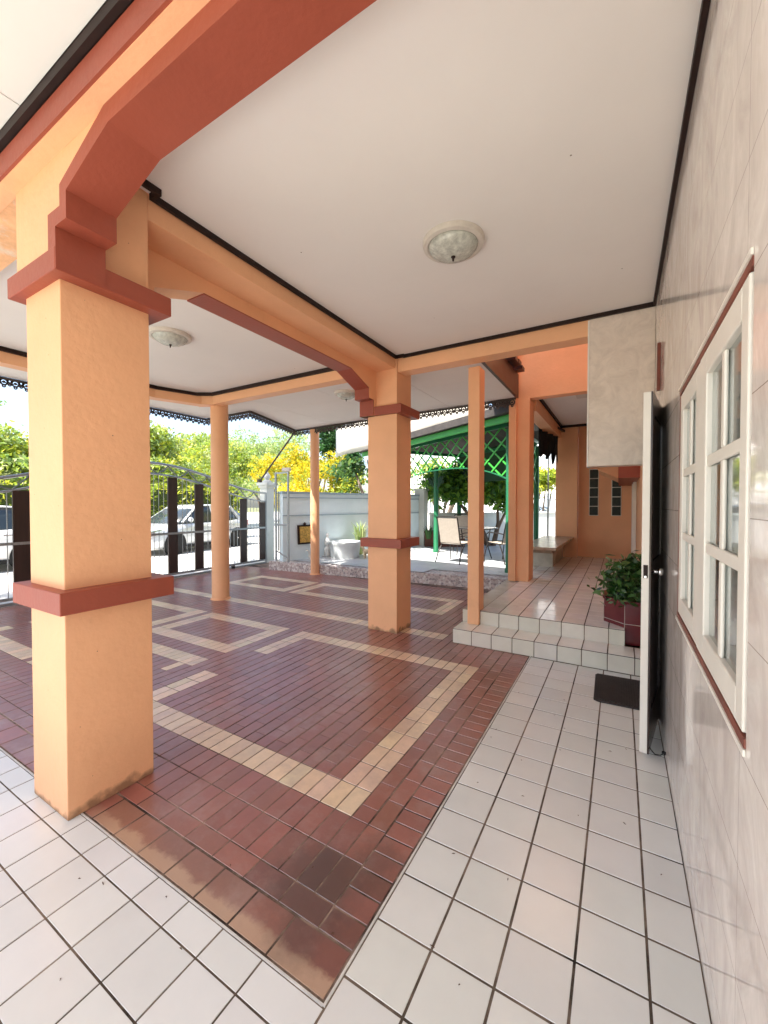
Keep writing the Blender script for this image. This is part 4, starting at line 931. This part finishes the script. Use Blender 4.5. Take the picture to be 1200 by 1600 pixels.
for k in range(11):
    f_ = k / 10; a_ = E1.lerp(E2_, f_) + zE + Vector((0, 0, -.045)) - an * .05; b_ = ap1.lerp(ap2, f_) + zR + Vector((0, 0, -.05)); MB().bar(a_, b_, .05, .07).build('rafter', GREENP, gz)
# ragged shade net under the right-hand eave
m = MB(); q0 = E2_.lerp(E3, .36) + Vector((0, 0, 2.80)) - u * .1; q1 = E2_.lerp(E3, .74) + Vector((0, 0, 2.80)) - u * .1; vs = []; n = 26
for i in range(n + 1):
    p = q0.lerp(q1, i / n) + u * .04 * math.sin(i * .9)
    vs += [p, p + u * .03 * math.sin(i) - Vector((0, 0, .62 + .16 * math.sin(i * 1.7) * random.random()))]
m.add(vs, [(2 * i, 2 * i + 1, 2 * i + 3, 2 * i + 2) for i in range(n)]); o = m.build('shade_net', mat('black_net', (.015, .018, .02), .9), gz); sm = o.modifiers.new('s', 'SOLIDIFY'); sm.thickness = .006
# canvas sheet slung above the gazebo eave
t = thing('canvas_awning', (-4.5, 8.65, 3.0), 'off white canvas sheet hung above the gazebo roof edge', 'awning')
m = MB(); c0 = Vector((-7.0, 9.3, 0)); c1 = Vector((-2.3, 8.066, 0)); n = 40; vs = []; zc = lambda f_: 2.80 + .425 * f_
for i in range(n + 1):
    f_ = i / n; p = c0.lerp(c1, f_); k = .015 * math.sin(i * .8) + .01 * math.sin(i * 2.1)
    for dz in (0, .26, .52, .80): vs.append(p + an * k * (1.3 if dz < .2 else .6) + Vector((0, 0, zc(f_) + dz + .008 * math.sin(i * .5))))
m.add(vs, [(4 * i + j, 4 * i + 4 + j, 4 * i + 5 + j, 4 * i + 1 + j) for i in range(n) for j in range(3)]); o = m.build('sheet', CANVAS, t, smooth='all'); sm = o.modifiers.new('s', 'SOLIDIFY'); sm.thickness = .008
m = MB(); m.tube([c0 + Vector((0, 0, 2.79)), c0 + Vector((0, 0, 3.62))], .022, 8); m.tube([c0 + Vector((0, 0, 3.61)), c1 + Vector((0, 0, 4.03))], .018, 8); m.tube([c1 + Vector((0, 0, 3.2)), c1 + Vector((0, 0, 4.05))], .018, 8); m.build('frame', METAL, t)

# ------------------------------------------------------------------ table and chairs
tc = (-2.82, 8.95, .204)
t = thing('round_table', tc, 'round dark glass table between the two sling chairs under the gazebo', 'table')
MB().lathe([(.47, .705), (.475, .715), (.475, .722), (.47, .728)], tc, 40).build('top', DGLASS, t, smooth=True)
m = MB(); m.tube([(tc[0] + .475 * math.cos(q), tc[1] + .475 * math.sin(q), .204 + .712) for q in np.linspace(0, 6.283, 33)[:-1]], .014, 8, close=True); m.build('rim', BRONZE, t)
for k in range(4):
    q = R(45 + 90 * k); c_, s_ = math.cos(q), math.sin(q)
    MB().tube([(tc[0] + .40 * c_, tc[1] + .40 * s_, .206), (tc[0] + .30 * c_, tc[1] + .30 * s_, .50), (tc[0] + .36 * c_, tc[1] + .36 * s_, .90)], .013, 8).build('leg', BRONZE, t)
def sling_chair(label):
    t = thing('sling_chair', (0, 0, 0), label, 'chair', 'beige sling chairs around the glass table')
    # faces +Y; seat z .42, back leaning to -Y
    def panel(pts, wd, th=.008):
        m = MB(); vs = []
        for (yv, zv) in pts: vs += [(-wd, yv, zv), (wd, yv, zv), (wd, yv, zv - th), (-wd, yv, zv - th)]
        n = len(pts); fs = [(4 * i + j, 4 * i + (j + 1) % 4, 4 * i + 4 + (j + 1) % 4, 4 * i + 4 + j) for i in range(n - 1) for j in range(4)] + [(3, 2, 1, 0), (4 * n - 4, 4 * n - 3, 4 * n - 2, 4 * n - 1)]
        return m.add(vs, fs)
    panel([(.25, .44), (.15, .425), (0, .40), (-.17, .405), (-.20, .415)], .235).build('seat', SLING, t, local=True, smooth='all')
    m = MB(); vs = []
    for (yv, zv) in ((-.20, .43), (-.235, .60), (-.275, .78), (-.315, .95)): vs += [(-.235, yv, zv), (.235, yv, zv), (.235, yv - .008, zv), (-.235, yv - .008, zv)]
    m.add(vs, [(4 * i + j, 4 * i + (j + 1) % 4, 4 * i + 4 + (j + 1) % 4, 4 * i + 4 + j) for i in range(3) for j in range(4)] + [(3, 2, 1, 0), (12, 13, 14, 15)]); m.build('backrest', SLING, t, local=True)
    m = MB()
    for s_ in (-1, 1):
        x_ = .25 * s_; m.tube([(x_, .27, .43), (x_, .15, .42), (x_, -.10, .40), (x_, -.19, .42), (x_, -.23, .60), (x_, -.30, .90), (x_, -.325, .97)], .012, 8)
        m.tube([(x_ * 1.08, .20, .43), (x_ * 1.12, .24, .58), (x_ * 1.14, .16, .64), (x_ * 1.14, -.10, .64), (x_ * 1.06, -.235, .62)], .012, 8)
    m.tube([(-.25, -.325, .97), (-.20, -.33, .985), (.20, -.33, .985), (.25, -.325, .97)], .012, 8); m.tube([(-.25, .27, .43), (.25, .27, .43)], .011, 8); m.tube([(-.25, -.12, .395), (.25, -.12, .395)], .011, 8)
    m.build('frame', BRONZE, t, local=True)
    for s_ in (-1, 1):
        MB().tube([(.26 * s_, .20, .43), (.28 * s_, .25, .22), (.30 * s_, .29, .0)], .012, 8).build('leg', BRONZE, t, local=True)
        MB().tube([(.25 * s_, -.12, .40), (.28 * s_, -.24, .20), (.30 * s_, -.31, .0)], .012, 8).build('leg', BRONZE, t, local=True)
    return t
ch = sling_chair('beige sling chair with its back turned, beside the round green gazebo post')
ch.location = (-3.07, 8.30, .206); ch.rotation_euler = (0, 0, R(-12))
c2 = copy_tree(ch); c2.location = (-2.17, 8.82, .206); c2.rotation_euler = (0, 0, R(62)); c2['label'] = 'beige sling chair facing left between the slim post and the entry pillar'
c3 = copy_tree(ch); c3.location = (-3.3, 9.75, .206); c3.rotation_euler = (0, 0, R(-150)); c3['label'] = 'sling chair on the far side of the glass table, mostly hidden'

# ------------------------------------------------------------------ octagonal planter with plant
pc = (.17, 4.66, .15)
t = thing('tiled_planter', pc, 'oxblood red octagonal tiled planter straddling the step', 'planter')
def oct_(r, z, c_=pc): return [(c_[0] + r * math.cos(R(22.5 + 45 * k)), c_[1] + r * math.sin(R(22.5 + 45 * k)), z) for k in range(8)]
m = MB(); m.loft([oct_(.325, .145), oct_(.325, .335), oct_(.325, .525)]); m.build('body', BRICKRED, t, bevel=.004)
m = MB(); m.loft([oct_(.33, .52), oct_(.34, .54), oct_(.34, .552), oct_(.30, .552)]); m.build('rim', BRICKRED, t)
m = MB()
for z in (.335,): m.tube([(p[0], p[1], z) for p in oct_(.3255, z)], .0028, 6, close=True)
for p, q in zip(oct_(.3255, .15), oct_(.3255, .52)): m.tube([p, q], .0025, 6)
m.build('grout_lines', mat('pale_grout', (.5, .45, .4), .9), t)
m = MB(); m.loft([oct_(.29, .545), oct_(.28, .56)]); m.build('soil', SOIL, t)
t = thing('leafy_plant', (pc[0], pc[1], .55), 'bushy dark green leafy plant growing in the red octagonal planter', 'plant')
pcl = [(.14, 4.60, .72, .26, .24, .17), (.0, 4.52, .66, .14, .14, .12), (.18, 4.7, .82, .2, .2, .12), (-.06, 4.50, .60, .09, .10, .08), (.06, 4.38, .62, .16, .10, .11), (.1, 4.9, .74, .2, .15, .12)]
foliage('leaves', pcl, 1300, .046, [(.03, .095, .02), (.055, .15, .03), (.02, .065, .015), (.10, .20, .06)], t, aspect=.42, clump=3, up=.9, m=mat('glossy_leaf', (.03, .1, .02), .28, .5, attr=True, translucent=.25), spread=.8)
m = MB()
for k in range(26):
    q = pcl[k % len(pcl)]; a = (pc[0] + random.uniform(-.15, .1), pc[1] + random.uniform(-.15, .15), .55); b = (q[0] + random.uniform(-.1, .1), q[1] + random.uniform(-.1, .1), q[2] + .03)
    m.tube([a, ((a[0] + b[0]) / 2, (a[1] + b[1]) / 2, b[2]), b], .003, 5)
m.build('stem', mat('green_stem', (.05, .1, .03), .6), t)

# ------------------------------------------------------------------ cars
def car(loc, rotz, paint, label):
    t = thing('parked_car', (0, 0, 0), label, 'car', 'cars parked along the street')
    def sec(y_, z0, z1, hw, tz=.0):
        hz = z1 - z0
        h = [(hw * .86, z0), (hw * .97, z0 + hz * .12), (hw, z0 + hz * .42), (hw * .985, z0 + hz * .75), (hw * .93, z0 + hz * .93), (hw * .80, z1)]
        return [(x, y_, z) for x, z in h] + [(-x, y_, z) for x, z in reversed(h)]
    S_ = [(-2.14, .34, .52, .52), (-2.10, .24, .64, .68), (-1.95, .20, .74, .79), (-1.5, .19, .84, .845), (-1.0, .19, .92, .86), (-.4, .19, .95, .865), (.4, .19, .96, .87), (1.2, .19, .99, .865), (1.7, .20, 1.01, .83), (2.0, .24, 1.0, .77), (2.12, .32, .93, .66)]
    MB().loft([sec(*q) for q in S_]).build('body', paint, t, smooth='all', local=True)
    def gs(y_, zt, hb, ht): return [(hb, y_, .88), (hb, y_ , .93), (ht + (hb - ht) * .45, y_, .93 + (zt - .93) * .55), (ht, y_, zt), (-ht, y_, zt), (-(ht + (hb - ht) * .45), y_, .93 + (zt - .93) * .55), (-hb, y_, .93), (-hb, y_, .88)]
    G_ = [(-1.10, .935, .74, .72), (-.75, 1.17, .77, .64), (-.35, 1.40, .79, .60), (.0, 1.465, .795, .60), (.6, 1.48, .795, .60), (1.15, 1.44, .79, .59), (1.55, 1.27, .76, .60), (1.95, 1.02, .70, .62)]
    MB().loft([gs(*q) for q in G_]).build('glasshouse', DGLASS, t, smooth='all', local=True)
    m = MB(); rs = []
    for y_, zt, ht in ((-.42, 1.385, .58), (-.3, 1.43, .615), (0, 1.478, .625), (.6, 1.492, .625), (1.15, 1.452, .615), (1.38, 1.37, .60)): rs.append([(ht, y_, zt - .03), (ht * .96, y_, zt + .004), (ht * .5, y_, zt + .016), (-ht * .5, y_, zt + .016), (-ht * .96, y_, zt + .004), (-ht, y_, zt - .03)])
    m.loft(rs); m.build('roof', paint, t, smooth='all', local=True)
    for s_ in (-1, 1):
        m = MB(); m.bar((.775 * s_, -1.0, .95), (.60 * s_, -.33, 1.41), .05, .04); m.bar((.79 * s_, .30, .94), (.61 * s_, .28, 1.47), .035, .07, upv=(0, 1, 0)); m.bar((.775 * s_, 1.55, .95), (.60 * s_, 1.22, 1.43), .05, .10, upv=(0, 1, 0)); m.build('pillar', paint, t, local=True)
        MB().tube([(.80 * s_, -.78, 1.0), (.93 * s_, -.80, 1.03), (.98 * s_, -.80, 1.03)], [.03, .085, .05], 10).build('mirror', paint, t, local=True, smooth='all')
        MB().loft([[(x * s_, y_, z) for x, z in ((.62, .60), (.76, .62), (.76, .70), (.62, .72))] if False else [(s_ * (hx - .13), y_, .58 + (y_ + 2.1) * .12), (s_ * hx, y_, .58 + (y_ + 2.1) * .12), (s_ * hx, y_, .70 + (y_ + 2.1) * .12), (s_ * (hx - .13), y_, .72 + (y_ + 2.1) * .12)] for y_, hx in ((-2.08, .70), (-1.95, .795), (-1.72, .84))]).build('headlight', CHROME, t, local=True)
        MB().loft([[(s_ * (hx - .1), y_, .74), (s_ * hx, y_, .74), (s_ * hx, y_, .92), (s_ * (hx - .1), y_, .92)] for y_, hx in ((1.85, .815), (2.03, .765), (2.11, .68))]).build('taillight', mat('red_lens', (.35, .01, .01), .2), t, local=True)
        MB().bar((.855 * s_, -.9, .22), (.855 * s_, 1.0, .22), .04, .09).build('sill_trim', BLACK, t, local=True)
        for hy in (-.1, .85): MB().box(min(.872 * s_, .885 * s_), max(.872 * s_, .885 * s_), hy, hy + .17, .80, .825).build('door_handle', CHROME, t, local=True)
        for wy in (-1.30, 1.32):
            def disc(r_, x0, x1, nm, mt, prof=None, par=t):
                o = MB().lathe(prof or [(r_, x0), (r_, x1)], (0, 0, 0), 28).build(nm, mt, par, local=True, smooth=True); o.matrix_local = Matrix.Translation((0, wy, .315)) @ Matrix.Rotation(R(90), 4, 'Y'); return o
            a_, b_ = sorted((.74 * s_, .868 * s_)); disc(.365, a_, b_ + (.006 if s_ > 0 else 0), 'wheel_arch', BLACK) if s_ > 0 else disc(.365, a_ - .006, b_, 'wheel_arch', BLACK)
            ty = disc(0, 0, 0, 'tyre', BLACK, [(.22, .70 * s_), (.30, .70 * s_), (.315, .73 * s_), (.315, .86 * s_), (.30, .885 * s_), (.215, .885 * s_)])
            disc(0, 0, 0, 'rim', CHROME, [(.215, .882 * s_), (.20, .870 * s_), (.06, .878 * s_), (.01, .888 * s_)])
    t.location = loc; t.rotation_euler = (0, 0, rotz); return t
car((-12.55, 8.45, -.055), R(9), CARP, 'silver hatchback parked across the street behind the gate')
car((-12.6, 2.55, -.055), R(4), CARW, 'white car partly visible at far left behind the gate planks')
car((-4.2, 24.2, -.055), R(80), CARB, 'blue grey car parked on the rear street beyond the gazebo')

# crumbs and leaf bits on the white tiles
m = MB()
for k in range(46):
    x_, y_ = (random.uniform(-.68, .2), random.uniform(.3, 3.6)) if k < 30 else (random.uniform(-2.0, -.8), random.uniform(.3, 1.5)); a = random.uniform(0, 3.14); l = random.uniform(.003, .010); q = random.uniform(.001, .003)
    c_, s_ = math.cos(a), math.sin(a); m.tube([(x_ - l * c_, y_ - l * s_, .002), (x_, y_, .002 + q), (x_ + l * c_, y_ + l * s_, .002)], [.0006, .0022, .0005], 5)
tag(m.build('leaf_litter', mat('dry_litter', (.09, .05, .03), .9)), kind='stuff')
